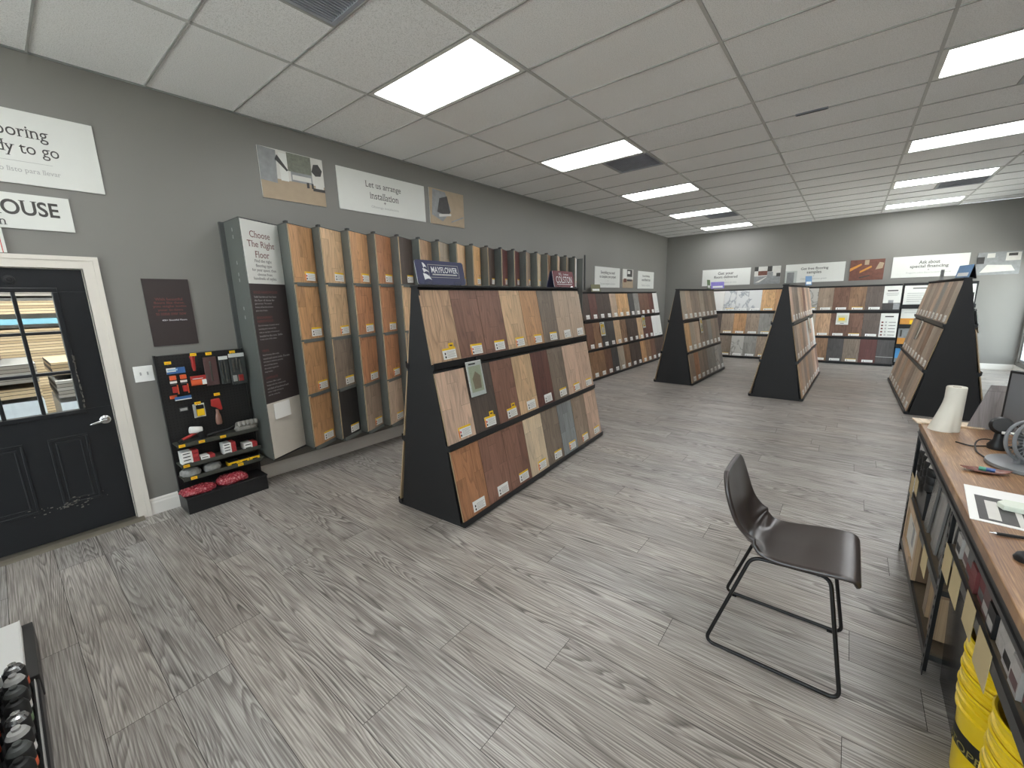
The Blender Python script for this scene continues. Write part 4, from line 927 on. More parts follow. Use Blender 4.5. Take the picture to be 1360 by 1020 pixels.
pack('blade_pack', 'pale blue and white blade pack near the top left of the tool rack', 'pack', 0.84, 1.195, 0.125, 0.05, [(0, 1, 0, 0.35, BLT, 0.002), (0.05, 0.6, 0.5, 0.8, BLP, 0.002), (0.5, 1, 0.35, 1, BLT, 0.001)])
for i, (y, nm) in enumerate(((0.845, 'left'), (0.915, 'right'))):
    pack('utility_knife', 'orange and dark red knife in packaging, %s of the pair on the tool rack' % nm, 'knife', y, 1.02, 0.052, 0.16, [(0.1, 0.9, 0.78, 1, ORT, 0.02), (0.05, 0.95, 0.6, 0.72, PAPER, 0.008), (0.1, 0.9, 0.5, 0.58, DGREY, 0.008), (0.2, 0.8, 0.1, 0.42, RB, 0.02), (0.85, 1, 0.0, 0.5, ORT, 0.01)], base=BLK, group='packed knives on the tool rack')
pack('saw_blade_pack', 'long blue pack with a silver edge and orange tip low on the pegboard', 'pack', 0.86, 0.965, 0.115, 0.032, [(0, 1, 0, 0.25, PAPER, 0.003)], base=BLT)
pack('scraper', 'orange scraper head above the blue pack on the pegboard', 'tool', 0.835, 0.98, 0.05, 0.03, [(0, 0.8, 0.2, 0.8, ORT, 0.015)], x=0.10, base=ORT)
o = MB().lathe([(0.0, 0), (0.010, 0.0), (0.012, 0.02), (0.014, 0.03), (0.016, 0.1), (0.02, 0.12), (0.018, 0.13), (0, 0.13)], RB, T(0, 0, 0)).build('marker_tube', None, T(0.13, 1.03, 1.20), smooth=True); tag(o, 'glossy red tube hanging near the top of the tool rack', 'tube')
pack('filler_pack', 'red and orange pack with a white corner on the tool rack', 'pack', 0.99, 1.07, 0.11, 0.085, [(0, 1, 0.62, 1, RB, 0.01), (0, 0.7, 0.1, 0.6, ORT, 0.012), (0.72, 1, 0.05, 0.55, PAPER, 0.012), (0.1, 0.8, 0.68, 0.74, PAPER, 0.011)], base=ORT)
pack('trowel_sleeve', 'tall brown sleeve with a shiny strip in the middle of the pegboard', 'pack', 1.10, 1.055, 0.095, 0.25, [(0.0, 1, 0, 1, BRN, 0.012), (0.42, 0.55, 0.15, 0.85, CHROME, 0.014)], base=BRN, blister=(0, 1), th=0.02)
pack('bit_set', 'narrow clear pack of silver bits beside the large clear set', 'pack', 1.215, 1.05, 0.07, 0.25, [(0.2, 0.32, 0.1, 0.85, CHROME, 0.01), (0.5, 0.62, 0.05, 0.85, CHROME, 0.01), (0, 1, 0.88, 1, PAPER, 0.01)], base=DGREY, blister=(0, 1))
pack('bit_set', 'large clear blister pack of silver and red parts at the tool rack top', 'pack', 1.295, 1.03, 0.125, 0.285, [(0.15, 0.3, 0.4, 0.8, CHROME, 0.012), (0.4, 0.5, 0.5, 0.85, CHROME, 0.012), (0.6, 0.72, 0.35, 0.8, CHROME, 0.012), (0.45, 0.75, 0.1, 0.3, RB, 0.016), (0.1, 0.35, 0.1, 0.3, LGREY, 0.01), (0, 1, 0.88, 1, PAPER, 0.01)], base=DGREY, blister=(0, 1), th=0.03)
pack('small_pack', 'small grey pack hanging low on the left of the pegboard', 'pack', 0.875, 0.865, 0.062, 0.035, [(0.1, 0.9, 0.2, 0.8, LGREY, 0.003)], base=DGREY)
pack('tape_pack', 'yellow and black card pack with clear sides in the middle of the pegboard', 'pack', 0.97, 0.79, 0.085, 0.12, [(0.25, 0.9, 0.62, 0.9, BLK, 0.012), (0.25, 0.9, 0.1, 0.6, YEL, 0.012), (0.0, 0.2, 0, 1, LGREY, 0.012)])
g = thing('caulk_gun', 'dark red gun tool with a clear bottle below, right half of the pegboard', 'tool', T(0.13, 1.135, 0.70))
MB().prism([(-0.035, 0.0), (0.0, -0.02), (0.03, -0.05), (0.045, -0.04), (0.04, 0.02), (0.035, 0.06), (-0.03, 0.06)], 0, 0.03, RB, onw(0, 0.17, 0.0)).build('gun_body', g, bevel=0.006)
MB().lathe([(0, 0), (0.02, 0), (0.025, 0.02), (0.022, 0.07), (0.012, 0.11), (0.012, 0.14), (0, 0.14)], mat('bottle_brown', '8d6a5c', 0.25), T(0.012, 0.005, -0.005)).build('bottle', g, smooth=True)
m_ = thing('mallet', 'white headed mallet with a red and black handle on the top shelf of the rack', 'mallet', T(0.14, 0.94, 0.61))
MB().lathe([(0, -0.045), (0.026, -0.045), (0.03, -0.04), (0.03, 0.04), (0.026, 0.045), (0, 0.045)], PAPER, T(0, 0.02, 0.075) @ RX(78) @ RZ(0)).build('mallet_head', m_, smooth=True)
MB().lathe([(0, -0.05), (0.03, -0.05), (0.031, 0.02), (0, 0.02)], BLK, T(0, 0.055, 0.04) @ RX(8)).build('mallet_collar', m_, smooth=True)
MB().tube([(0.0, 0.02, 0.05), (0.02, -0.05, 0.03), (0.03, -0.09, 0.02)], [0.012, 0.014, 0.012], RB).build('grip', m_, smooth=True)
MB().tube([(0.03, -0.09, 0.02), (0.04, -0.12, 0.005)], [0.012, 0.014], BLK).build('handle_end', m_, smooth=True)
o = MB().tube([(0.13, 1.04, 0.61), (0.14, 1.12, 0.625), (0.15, 1.2, 0.63), (0.13, 1.26, 0.65)], [0.014, 0.011, 0.01, 0.006], BLACKM).build('pry_bar', None, smooth=True); tag(o, 'long black bar tool lying on the top shelf of the tool rack', 'tool')
GLV = mat('glove_grey', '8e8b84', 0.75, var=0.35, scale=60)
gl_ = thing('work_gloves', 'bundle of light grey mesh gloves at the right end of the top shelf', 'gloves', T(0.14, 1.25, 0.60))
for q in range(5):
    MB().tube([(0.0, 0.02 + q * 0.035, 0.02), (0.02, 0.025 + q * 0.035, 0.065), (0.05, 0.03 + q * 0.034, 0.075), (0.07, 0.03 + q * 0.034, 0.045)], [0.018, 0.02, 0.019, 0.014], GLV, seg=9).build('glove_finger', gl_, smooth=True)
MB().lathe([(0, 0), (0.09, 0), (0.10, 0.02), (0.08, 0.045), (0, 0.055)], GLV, T(0.02, 0.09, 0.0), sx=0.6, seg=16).build('glove_palm', gl_, smooth=True)
BXR = mat('box_red', 'b03a3c', 0.45, var=0.1, scale=30)
def carton(y, z, label, w=0.12, h=0.026, d=0.1, front=PAPER):
    o = thing('blade_box', label, 'box', T(0.11, y, z), 'small white and red boxes on the tool rack')
    MB().box(0, d, 0, w * 0.62, 0, h, front).build('carton', o, bevel=0.001); MB().box(0, d, w * 0.62, w, 0, h, BXR).build('red_end', o, bevel=0.001)
    MB().box(d, d + 0.0006, w * 0.08, w * 0.5, h * 0.3, h * 0.6, BLK).build('print', o)
pn = ['lowest', 'second', 'third', 'topmost']
for q in range(4): carton(0.815, 0.416 + q * 0.0285, 'white and red small box, %s of the stack of four on the tool rack' % pn[q])
for q in range(2): carton(0.945, 0.416 + q * 0.02, 'thin white and red box, %s of the two beside the stack of four' % ('lower' if q == 0 else 'upper'), w=0.105, h=0.018)
for q in range(4): carton(1.12, 0.416 + q * 0.026, 'white and red box, %s of the stack right of centre on the rack' % pn[q], w=0.10, h=0.024)
for q in range(2): carton(1.285, 0.416 + q * 0.03, 'white and red box, %s of two at the right end of the rack' % ('lower' if q == 0 else 'upper'), w=0.11, h=0.028)
BAG = mat('bag_grey', '9b9b98', 0.25, var=0.4, scale=35)
def blob(name, label, cat, M, a, b, c_, m, group=None, nz=0.25, seed=0, foil=None):
    rn = random.Random(seed); bm = bmesh.new(); bmesh.ops.create_icosphere(bm, subdivisions=4, radius=1)
    ph = [rn.uniform(0, 6) for _ in range(6)]
    for v in bm.verts:
        x, y, z = v.co; k = 1 + nz * 0.25 * (math.sin(5 * x + ph[0]) * math.sin(6 * y + ph[1]) + 0.6 * math.sin(13 * y + ph[2] + 3 * x) * math.sin(11 * x + ph[3]) + 0.4 * math.sin(23 * x + 17 * y + ph[4]))
        sx = abs(x) ** 0.7 * (1 if x > 0 else -1); sy = abs(y) ** 0.7 * (1 if y > 0 else -1)
        v.co = (sx * a * k, sy * b * k, max(z, -0.55) * c_ * k + 0.55 * c_)
    me = bpy.data.meshes.new(name); bm.to_mesh(me); bm.free(); me.materials.append(m)
    for p in me.polygons: p.use_smooth = True
    o = link(name, me, None, M); return tag(o, label, cat, group)
blob('clear_bag', 'crinkled clear bag of grey parts at the left end of the lower shelf', 'bag', T(0.14, 0.87, 0.298), 0.05, 0.075, 0.045, BAG, 'clear bags on the tool rack', seed=1)
blob('clear_bag', 'crinkled clear bag of grey parts left of the yellow boxes', 'bag', T(0.14, 1.03, 0.298), 0.05, 0.07, 0.045, BAG, 'clear bags on the tool rack', seed=2)
for q in range(3):
    o = MB().box(0, 0.09, 0, 0.082, 0, 0.035, YEL).box(0.09, 0.0906, 0.02, 0.062, 0.008, 0.02, BLK).box(0, 0.09, 0.001, 0.081, 0.035, 0.042, BLK).build('yellow_box', None, T(0.12, 1.14 + q * 0.088, 0.296), bevel=0.001)
    tag(o, 'yellow and black small box, %s of three on the lowest shelf' % ('left', 'middle', 'right')[q], 'box', 'yellow boxes on the tool rack')
PINK = NT('red_mesh_bag'); tc = PINK.n('ShaderNodeTexCoord'); n1 = PINK.n('ShaderNodeTexNoise'); n1.inputs['Scale'].default_value = 70; n1.inputs['Detail'].default_value = 6
PINK.l(tc.outputs['Object'], n1.inputs['Vector']); PINK.l(PINK.ramp(n1.outputs[0], ((0.3, lin('6d1c22')), (0.55, lin('a8404a')), (0.75, lin('d9a3a3')))), PINK.b.inputs['Base Color'])
PINK.b.inputs['Roughness'].default_value = 0.2; PINK.bump(n1.outputs[0], 0.6, 0.01)
blob('red_bag', 'red and clear plastic bag on the rack base, nearer the black door', 'bag', T(0.20, 0.885, 0.152), 0.085, 0.13, 0.036, PINK.m, 'red bags on the rack base', seed=3)
blob('red_bag', 'red and clear plastic bag on the rack base, nearer the poster', 'bag', T(0.19, 1.15, 0.152), 0.09, 0.12, 0.046, PINK.m, 'red bags on the rack base', seed=4)

# ================================================================== counter at the right
CW = NT('counter_wood'); tc = CW.n('ShaderNodeTexCoord'); sp = CW.n('ShaderNodeSeparateXYZ'); CW.l(tc.outputs['Object'], sp.inputs[0])
cb = CW.n('ShaderNodeCombineXYZ'); CW.l(sp.outputs[1], cb.inputs[0]); CW.l(sp.outputs[0], cb.inputs[1])
tri, fine = grain(CW, cb.outputs[0], 1.6, 9.0, 5.0)
big = CW.n('ShaderNodeTexNoise'); big.inputs['Scale'].default_value = 1.0; CW.l(CW.mapv(cb.outputs[0], (1.2, 9, 1)), big.inputs['Vector'])
c = CW.ramp(CW.math('ADD', CW.math('MULTIPLY', fine, 0.5), CW.math('MULTIPLY', big.outputs[0], 0.5)), ((0.36, lin('6d503d')), (0.52, lin('94704f')), (0.66, lin('c39f74'))))
CW.l(c, CW.b.inputs['Base Color']); CW.b.inputs['Roughness'].default_value = 0.35
counter = thing('counter', 'long wooden topped work counter on black slotted metal shelving', 'counter', T(4.915, 0, 0))
MB().box(0, 0.80, -1.2, 3.6, 0.862, 0.90, CW.m).build('worktop', counter, bevel=0.004)
RAIL = mat('rail_grey', '3d3c3a', 0.4, 0.3)
MB().box(0.006, 0.02, -1.2, 3.59, 0.80, 0.862, RAIL).box(0.02, 0.03, -1.2, 3.59, 0.80, 0.806, RAIL).box(0.0, 0.02, -1.2, 3.59, 0.826, 0.832, BLACKM).build('front_rail', counter, bevel=0.001)
for y in (3.575, 2.395, 1.195, -0.01, -1.19):
    for x, sgn in ((0.006, 1), (0.77, -1)):
        p = MB(); w0 = 0.038
        # slotted angle: strips and rungs leave real holes
        for (a, b) in ((0.0, 0.012), (0.026, 0.038)): p.box(x, x + 0.003, y - w0 / 2 + a, y - w0 / 2 + b, 0, 0.80, BLACKM)
        z = 0.0
        while z < 0.80:
            p.box(x, x + 0.003, y - w0 / 2 + 0.012, y - w0 / 2 + 0.026, z, min(z + 0.03, 0.80), BLACKM); z += 0.05
        p.box(x, x + 0.02, y + w0 / 2 - 0.003, y + w0 / 2, 0, 0.80, BLACKM) if sgn > 0 else p.box(x - 0.035, x, y + w0 / 2 - 0.003, y + w0 / 2, 0, 0.80, BLACKM)
        p.build('post', counter)
SHB = mat('particle_board', '5f5241', 0.7, var=0.2, scale=60)
shelves = ((2.42, 3.56, 0.43), (2.42, 3.56, 0.10), (1.22, 2.38, 0.665), (0.0, 1.18, 0.665), (-1.18, -0.03, 0.665), (-1.18, -0.03, 0.1))
for a, b, z in shelves:
    MB().box(0.02, 0.76, a, b, z - 0.014, z, SHB).build('shelf_board', counter)
    MB().box(0.008, 0.02, a, b, z - 0.04, z, RAIL).box(0.012, 0.76, a, a + 0.01, z - 0.04, z - 0.014, RAIL).build('shelf_beam', counter)
tag(MB().box(0, 0.3, 3.12, 3.55, 0, 0.165, BLACKM).build('black_carton', None, T(4.94, 0, 0.432), bevel=0.003), 'black carton carrying the banded bottles under the counter end', 'box')
# bottles, grey planks, boards in the far bay
GB = mat('bottle_grey', 'a9a7a1', 0.4, var=0.1)
def bottle(x, y, z, label):
    b = thing('bottle', label, 'bottle', T(x, y, z), 'banded black bottles under the counter')
    pr = [(0, 0), (0.034, 0)]
    for q in range(3): pr += [(0.036, 0.004 + q * 0.045), (0.036, 0.038 + q * 0.045), (0.033, 0.042 + q * 0.045)]
    pr += [(0, 0.136)]
    MB().lathe(pr, BLK, seg=20).build('body', b, smooth=True); MB().lathe([(0.03, 0.136), (0.026, 0.15), (0.02, 0.175), (0.016, 0.19), (0, 0.19)], GB, seg=20).build('cap', b, smooth=True)
for i, (x, y, nm) in enumerate(((4.965, 3.50, 'nearest the slotted end post'), (4.97, 3.40, 'second from the end post'), (4.965, 3.28, 'third from the end post'), (4.965, 3.16, 'beside the grey planks'), (5.06, 3.45, 'in the row behind'))): bottle(x, y, 0.602, 'black banded bottle under the counter, ' + nm)
GPL = wood('offcut_grey', '6f6d69', .3, 2, rough=0.25)
for q in range(5):
    o = MB().box(-0.012, 0, 0, 0.115, 0, 0.355 - 0.02 * (q % 3), GPL).build('plank_offcut', None, T(4.955 + 0.012 * (q % 2), 2.46 + q * 0.125, 0.435) @ RY(3))
    tag(o, 'shiny grey plank offcut under the counter, %s from the middle post' % ordn[q], 'plank', 'grey plank offcuts')
BCARD = mat('card_beige', 'c0ad82', 0.6, var=0.06)
def lab_card(y, z, w, h, label, rot=0, x=4.922): tag(MB().box(-0.0015, 0.0, -w / 2, w / 2, -h / 2, h / 2, BCARD).build('shelf_tag', None, T(x, y, z) @ RX(rot)), label, 'tag', 'blank beige shelf tags')
lab_card(3.34, 0.555, 0.12, 0.10, 'blank beige tag hanging under the bottles')
lab_card(3.50, 0.50, 0.12, 0.13, 'blank beige tag lowest beside the end post')
lab_card(2.75, 0.37, 0.14, 0.12, 'blank beige tag below the grey plank offcuts')
lab_card(2.32, 0.60, 0.13, 0.13, 'blank beige tag right beside the middle post')
lab_card(2.15, 0.60, 0.14, 0.13, 'blank beige tag second from the middle post')
lab_card(1.92, 0.625, 0.13, 0.12, 'blank beige tag above the far yellow buckets')
lab_card(1.72, 0.61, 0.15, 0.13, 'blank beige tag above the near yellow buckets')
TANW = wood('crate_tan', 'a98a62', .2, 2)
cr_ = thing('display_crate', 'tan wooden frame holding a pale printed panel low at the counter end', 'frame', T(4.94, 3.0, 0.115))
MB().box(0, 0.3, 0.0, 0.5, 0, 0.31, mat('crate_brown', '6b5540', 0.6)).build('box_side', cr_, bevel=0.003)
f_ = MB(); f_.box(-0.02, 0, 0, 0.5, 0, 0.05, TANW).box(-0.02, 0, 0, 0.5, 0.26, 0.31, TANW).box(-0.02, 0, 0, 0.05, 0.05, 0.26, TANW).box(-0.02, 0, 0.45, 0.5, 0.05, 0.26, TANW); f_.build('frame_rim', cr_)
MB().box(-0.008, -0.001, 0.05, 0.45, 0.05, 0.26, PICL).box(-0.009, -0.008, 0.2, 0.26, 0.1, 0.2, PICG).box(-0.009, -0.008, 0.2, 0.32, 0.2, 0.215, PICG).build('printed_panel', cr_)
for q in range(4):
    o = MB().box(0, 0.3, 0, 0.075, 0, 0.22 + 0.03 * (q % 2), TANW).build('wood_block', None, T(4.945 + 0.02 * (q % 2), 2.50 + q * 0.085, 0.115), bevel=0.002)
    tag(o, 'tan upright wood block on the low shelf, %s from the middle post' % ordn[q], 'wood block', 'tan wood blocks')
# bins in the second bay
BIN = mat('bin_black', '161616', 0.22)
for i, (y, h) in enumerate(((2.23, 0.58),)):
    b = thing('storage_bin', 'tall glossy black plastic bin under the counter beside the yellow buckets', 'bin', T(5.14, y, 0))
    MB().lathe([(0, 0), (0.13, 0), (0.15, h), (0.158, h), (0.158, h + 0.02), (0.145, h + 0.02), (0.125, 0.01), (0, 0.01)], BIN, RZ(45), seg=4, sx=1.75, sy=1.72).build('bin_body', b, bevel=0.012)
YB_ = NT('bucket_yellow'); YB_.b.inputs['Base Color'].default_value = lin('e3c312'); YB_.b.inputs['Roughness'].default_value = 0.28
def buckets(x, y, pos, label_on):
    for q in range(4):
        z = q * 0.062; b = thing('bucket', 'yellow plastic bucket, %s of the %s nested stack' % (pn[q] if q != 3 else 'topmost', pos), 'bucket', T(x, y, z), 'nested yellow buckets')
        MB().lathe([(0, 0.0), (0.125, 0.0), (0.130, 0.004), (0.142, 0.27), (0.150, 0.274), (0.150, 0.285), (0.143, 0.289), (0.144, 0.31), (0.152, 0.314), (0.152, 0.325), (0.145, 0.329), (0.146, 0.352), (0.153, 0.356), (0.155, 0.364), (0.151, 0.370), (0.145, 0.366), (0.141, 0.34), (0.1265, 0.006), (0, 0.006)], YB_.m, seg=56).build('bucket_body', b, smooth=True)
        if q == 0 and label_on:
            MB().lathe([(0.1371, 0.13), (0.1398, 0.20)], BLK, seg=40, a0=math.radians(120), a1=math.radians(290)).build('black_band', b, smooth=True)
            vs, fs, m = text_mesh('STOPPER', mat('band_letter', '8d8348', 0.5), 0, 0, w=0.20, h=0.028)
            vs2 = []
            for vx, vy, vz in vs:
                an = math.radians(215) + vx / 0.14; rr = 0.1394 + 0.0012
                vs2.append((rr * math.cos(an), rr * math.sin(an), 0.150 + vy))
            mb = MB(); mb.add(vs2, fs, m); mb.build('lettering', b)
buckets(5.085, 1.925, 'far', True)
buckets(5.085, 1.585, 'near', False)
# boxes on the shelf below the worktop
RB2 = mat('carton_dull_red', '6e3434', 0.6); GB2 = mat('carton_pale', 'a9a5a0', 0.6, var=0.2, scale=40); mixc = [RB2, GB2, DGREY, BRN, GB2, RB2, BLK, GB2]
for q in range(13):
    y = 1.25 + q * 0.083; w = 0.074; m = mixc[(q * 5) % 8]; m2 = mixc[(q * 3 + 2) % 8]
    mb = MB().box(0, 0.16, 0, w, 0, 0.085 + 0.015 * (q % 3), m).box(-0.0006, 0, w * 0.1, w * 0.9, 0.015, 0.045, m2)
    o = mb.build('small_carton', None, T(4.937 + 0.004 * (q % 3), y, 0.667), bevel=0.0015)
    nm = {id(RB2): 'dull red', id(GB2): 'pale grey', id(DGREY): 'grey', id(BRN): 'brown', id(BLK): 'black'}
    tag(o, '%s small carton in the row under the worktop, %s from the camera end' % (nm[id(m)], ordn[q]), 'box', 'small cartons under the worktop')
# things on the worktop
ZT = 0.9
PT = mat('paper_roll', 'd9d5c8', 0.8, var=0.02)
pr_ = thing('paper_roll', 'white paper towel roll partly unwound on the far end of the counter', 'paper roll', T(5.028, 3.43, ZT))
MB().lathe([(0.017, 0.262), (0.041, 0.264), (0.043, 0.26), (0.043, 0.0), (0.017, 0.0)], PT, seg=32).build('roll', pr_, smooth=True)
MB().lathe([(0.017, 0.001), (0.017, 0.263), (0.0155, 0.263), (0.0155, 0.001)], mat('core_brown', '7c6a55', 0.8), seg=24).build('core', pr_, smooth=True)
sk = MB(); pts = []; N = 24; vs = []; fs = []
for i in range(N + 1):
    a = math.radians(95 + 230 * i / N)
    for j in range(9):
        t = j / 8; z = 0.258 * (1 - t); fl_ = max(0, t - 0.28) / 0.72; r = 0.0445 + 0.05 * fl_ ** 1.2 * max(0, math.cos(a - math.radians(190))) ** 0.7
        vs.append((r * math.cos(a), r * math.sin(a), z + 0.001))
for i in range(N):
    for j in range(8): fs.append((i * 9 + j, i * 9 + j + 1, (i + 1) * 9 + j + 1, (i + 1) * 9 + j))
sk.add(vs, fs, PT); sk.build('loose_sheet', pr_, smooth=True)
o = MB().box(-0.075, 0.22, -0.055, 0.055, 0, 0.009, BM['p']).build('plank_sample', None, T(4.965, 3.64, ZT + 0.001) @ RZ(-10)); tag(o, 'pale plank sample jutting over the far end of the counter', 'plank')
o.matrix_basis = T(4.965, 3.575, ZT + 0.001) @ RZ(8)
GW = wood('leaning_grey', '857d7c', .14, 1, rough=0.4)
o = MB().prism([(0, 0), (0.62, 0), (0.62, 0.27), (0.075, 0.262)], 0, 0.012, GW).build('wood_grain_board', None, frame((5.115, 3.56, ZT + 0.001), (1, 0.04, 0), (0.0, 0.18, 1))); tag(o, 'grey wood-grain panel propped upright at the back of the counter', 'panel')
mo = thing('monitor', 'dark-edged computer monitor seen from behind at the right of the counter', 'monitor', T(5.36, 3.1, ZT))
Mm = frame((5.19, 3.32, ZT + 0.10), (0.62, -0.78, 0), (0, 0, 1)); Mi = mo.matrix_basis.inverted()
MB().box(0, 0.46, 0, 0.29, -0.035, 0.0, BLACKM).build('bezel', mo, Mi @ Mm, bevel=0.004)
MB().box(0.014, 0.446, 0.014, 0.276, 0.0, 0.003, mat('monitor_grey', '6c6d6f', 0.3)).build('panel', mo, Mi @ Mm)
MB().box(0.20, 0.26, -0.09, 0.1, -0.03, -0.01, BLACKM).build('neck', mo, Mi @ Mm); MB().box(0.11, 0.35, -0.1, -0.088, -0.13, 0.06, BLACKM).build('foot', mo, Mi @ Mm, bevel=0.004)
GF = mat('fan_grey', '77797b', 0.4, var=0.06)
fan = thing('desk_fan', 'grey round desk fan on a wide disc base on the counter', 'fan', T(5.225, 2.87, ZT))
MB().lathe([(0, 0), (0.145, 0), (0.15, 0.006), (0.148, 0.018), (0.13, 0.024), (0, 0.026)], GF, seg=48).build('base', fan, smooth=True)
MB().prism([(-0.05, 0), (0.05, 0), (0.03, 0.09), (-0.03, 0.09)], -0.015, 0.015, GF, T(-0.02, 0.0, 0.022) @ RZ(35) @ RX(90)).build('stand', fan, bevel=0.004)
Mf = T(-0.02, 0.0, 0.125) @ RZ(35) @ RX(80); gd = MB()
def ring(r, z): return [(r * math.cos(2 * math.pi * k / 40), r * math.sin(2 * math.pi * k / 40), z) for k in range(40)]
gd.tube(ring(0.092, 0.018), 0.007, GF, Mf, seg=8, closed=True).tube(ring(0.092, -0.018), 0.007, GF, Mf, seg=8, closed=True).tube(ring(0.060, 0.024), 0.002, GF, Mf, seg=6, closed=True).tube(ring(0.03, 0.027), 0.002, GF, Mf, seg=6, closed=True)
for k in range(30):
    a = 2 * math.pi * k / 30
    for zz in (0.018, -0.018): gd.tube([(0.02 * math.cos(a), 0.02 * math.sin(a), zz * 1.5), (0.09 * math.cos(a + 0.15), 0.09 * math.sin(a + 0.15), zz)], 0.0016, GF, Mf, seg=5)
gd.lathe([(0, -0.03), (0.024, -0.03), (0.024, 0.03), (0, 0.032)], GF, Mf, seg=24); gd.build('guard', fan, smooth=True)
bl = MB()
for k in range(5):
    a = 2 * math.pi * k / 5; bl.add([(0.02 * math.cos(a), 0.02 * math.sin(a), -0.006), (0.08 * math.cos(a - 0.3), 0.08 * math.sin(a - 0.3), -0.01), (0.08 * math.cos(a + 0.5), 0.08 * math.sin(a + 0.5), 0.008), (0.02 * math.cos(a + 0.7), 0.02 * math.sin(a + 0.7), 0.006)], [(0, 1, 2, 3)], DGREY, Mf)
bl.build('blades', fan)
hs = thing('webcam', 'round black desk gadget with a pale band beside the grey fan', 'gadget', T(5.165, 3.15, ZT))
MB().lathe([(0, 0), (0.035, 0), (0.038, 0.02), (0.02, 0.05), (0.018, 0.09), (0, 0.09)], BLACKM, seg=24).build('foot', hs, smooth=True)
MB().lathe([(0, -0.02), (0.035, -0.02), (0.045, 0), (0.035, 0.02), (0, 0.02)], BLACKM, T(0, 0, 0.125) @ RX(70), seg=24).build('head', hs, smooth=True)
MB().tube([(0.0, -0.03, 0.095), (0.05, -0.05, 0.10)], 0.007, PAPER).build('pale_band', hs, smooth=True)
cbm = mat('cable_black', '1b1a19', 0.4)
o = MB().tube(path([(5.02, 3.17, ZT + 0.004), (5.07, 3.12, ZT + 0.004), (5.14, 3.17, ZT + 0.005), (5.22, 3.2, ZT + 0.005)], 0.03), 0.0035, cbm).build('cable', None, smooth=True); tag(o, 'thin black cable running from the roll towards the fan', 'cable')
loop = [(5.13 + 0.055 * math.cos(a) * (1 + 0.2 * math.sin(a)), 3.02 + 0.15 * math.sin(a), ZT + 0.005 + 0.035 * max(0, math.sin(a))) for a in [math.radians(60 + 12 * k) for k in range(22)]]
o = MB().tube(loop, 0.0035, cbm).build('cable', None, smooth=True); tag(o, 'looped black cable beside the grey fan', 'cable')
# leaf dish with a lighter
LD = mat('dish_brown', '7b4f43', 0.4, var=0.2, scale=20)
dish = thing('leaf_dish', 'shallow reddish brown leaf-shaped dish near the counter edge', 'dish', T(5.05, 2.70, ZT) @ RZ(8))
vs = []; fs = []; NI, NJ = 18, 8
for i in range(NI + 1):
    t = -1 + 2 * i / NI; wd = 0.034 * (1 - abs(t) ** 2.2) ** 0.8 + 0.0005
    for j in range(NJ + 1):
        v = -1 + 2 * j / NJ; vs.append((t * 0.082, v * wd, 0.004 + 0.018 * abs(t) ** 2.4 + 0.009 * v * v * (1 - t * t)))
for i in range(NI):
    for j in range(NJ): fs.append((i * (NJ + 1) + j, (i + 1) * (NJ + 1) + j, (i + 1) * (NJ + 1) + j + 1, i * (NJ + 1) + j + 1))
dmb = MB(); dmb.add(vs, fs, LD); o = dmb.build('dish_body', dish, smooth=True); md = o.modifiers.new('t', 'SOLIDIFY'); md.thickness = 0.003
lt = thing('lighter', 'small green and blue lighter lying in the leaf dish', 'lighter', T(5.03, 2.705, ZT + 0.016) @ RZ(-8))
MB().tube([(0, 0, 0), (0.022, 0, 0)], 0.009, mat('lighter_green', '3f8f74', 0.3)).build('green_half', lt, smooth=True); MB().tube([(0.022, 0, 0), (0.05, 0, 0)], 0.009, mat('lighter_blue', '2f4f86', 0.3)).build('blue_half', lt, smooth=True)
# brochure sheet, card, plant, mouse, pen
mg = sheet('photo_brochure', 'glossy white brochure with dark photo panels on the counter', 'brochure', Matrix(((0, -1, 0, 5.35), (1, 0, 0, 2.10), (0, 0, 1, ZT + 0.0005), (0, 0, 0, 1))) @ RZ(0), 0.40, 0.38, PAPER,
           [(rect(0.06, 0.48, 0.05, 0.72), PICD), (rect(0.12, 0.2, 0.1, 0.6), PICL), (rect(0.30, 0.34, 0.05, 0.65), PICL), (rect(0.54, 0.94, 0.05, 0.72), PICG), (rect(0.62, 0.68, 0.05, 0.6), PICL), (rect(0.8, 0.84, 0.1, 0.7), PICD), (rect(0.54, 0.9, 0.76, 0.96), PICL), (rect(0.6, 0.7, 0.78, 0.94), PICG)], th=0.002)
mg.matrix_basis = frame((4.955, 2.50, ZT + 0.0005), (1, -0.10, 0), (0.10, 1, 0)) @ T(0, -0.40, 0)
o = MB().prism([(0, 0.01), (0.10, 0), (0.115, 0.035), (0.08, 0.075), (0.015, 0.08), (-0.01, 0.045)], 0, 0.02, mat('card_mint', 'd8dfd0', 0.5)).build('note_pad', None, T(5.02, 2.235, ZT + 0.004), bevel=0.003); tag(o, 'pale green-white six-sided pad lying on the brochure', 'pad')
pl = thing('green_sprig', 'pale green leafy sprig at the right end of the brochure', 'plant', T(5.17, 2.30, ZT + 0.004))
LFM = mat('leaf_pale_green', '7f9a74', 0.55, var=0.2, scale=30)
for q in range(9):
    rn = random.Random(q); M_ = RZ(q * 40) @ RY(-35 - rn.uniform(0, 35))
    lfb = MB(); lfb.add([(0, 0, 0), (0.02, 0.012, 0.004), (0.045, 0.010, 0.004), (0.062, 0, 0), (0.045, -0.010, 0.004), (0.02, -0.012, 0.004)], [(0, 1, 2, 3), (0, 3, 4, 5)], LFM, T(0, 0, 0.01) @ M_); o = lfb.build('leaf', pl); md = o.modifiers.new('t', 'SOLIDIFY'); md.thickness = 0.0012
MB().tube([(0, 0, 0), (0, 0, 0.02)], 0.004, LFM).build('stem', pl)
ms = thing('mouse', 'black computer mouse near the front edge of the counter', 'mouse', T(5.02, 1.845, ZT) @ RZ(-10))
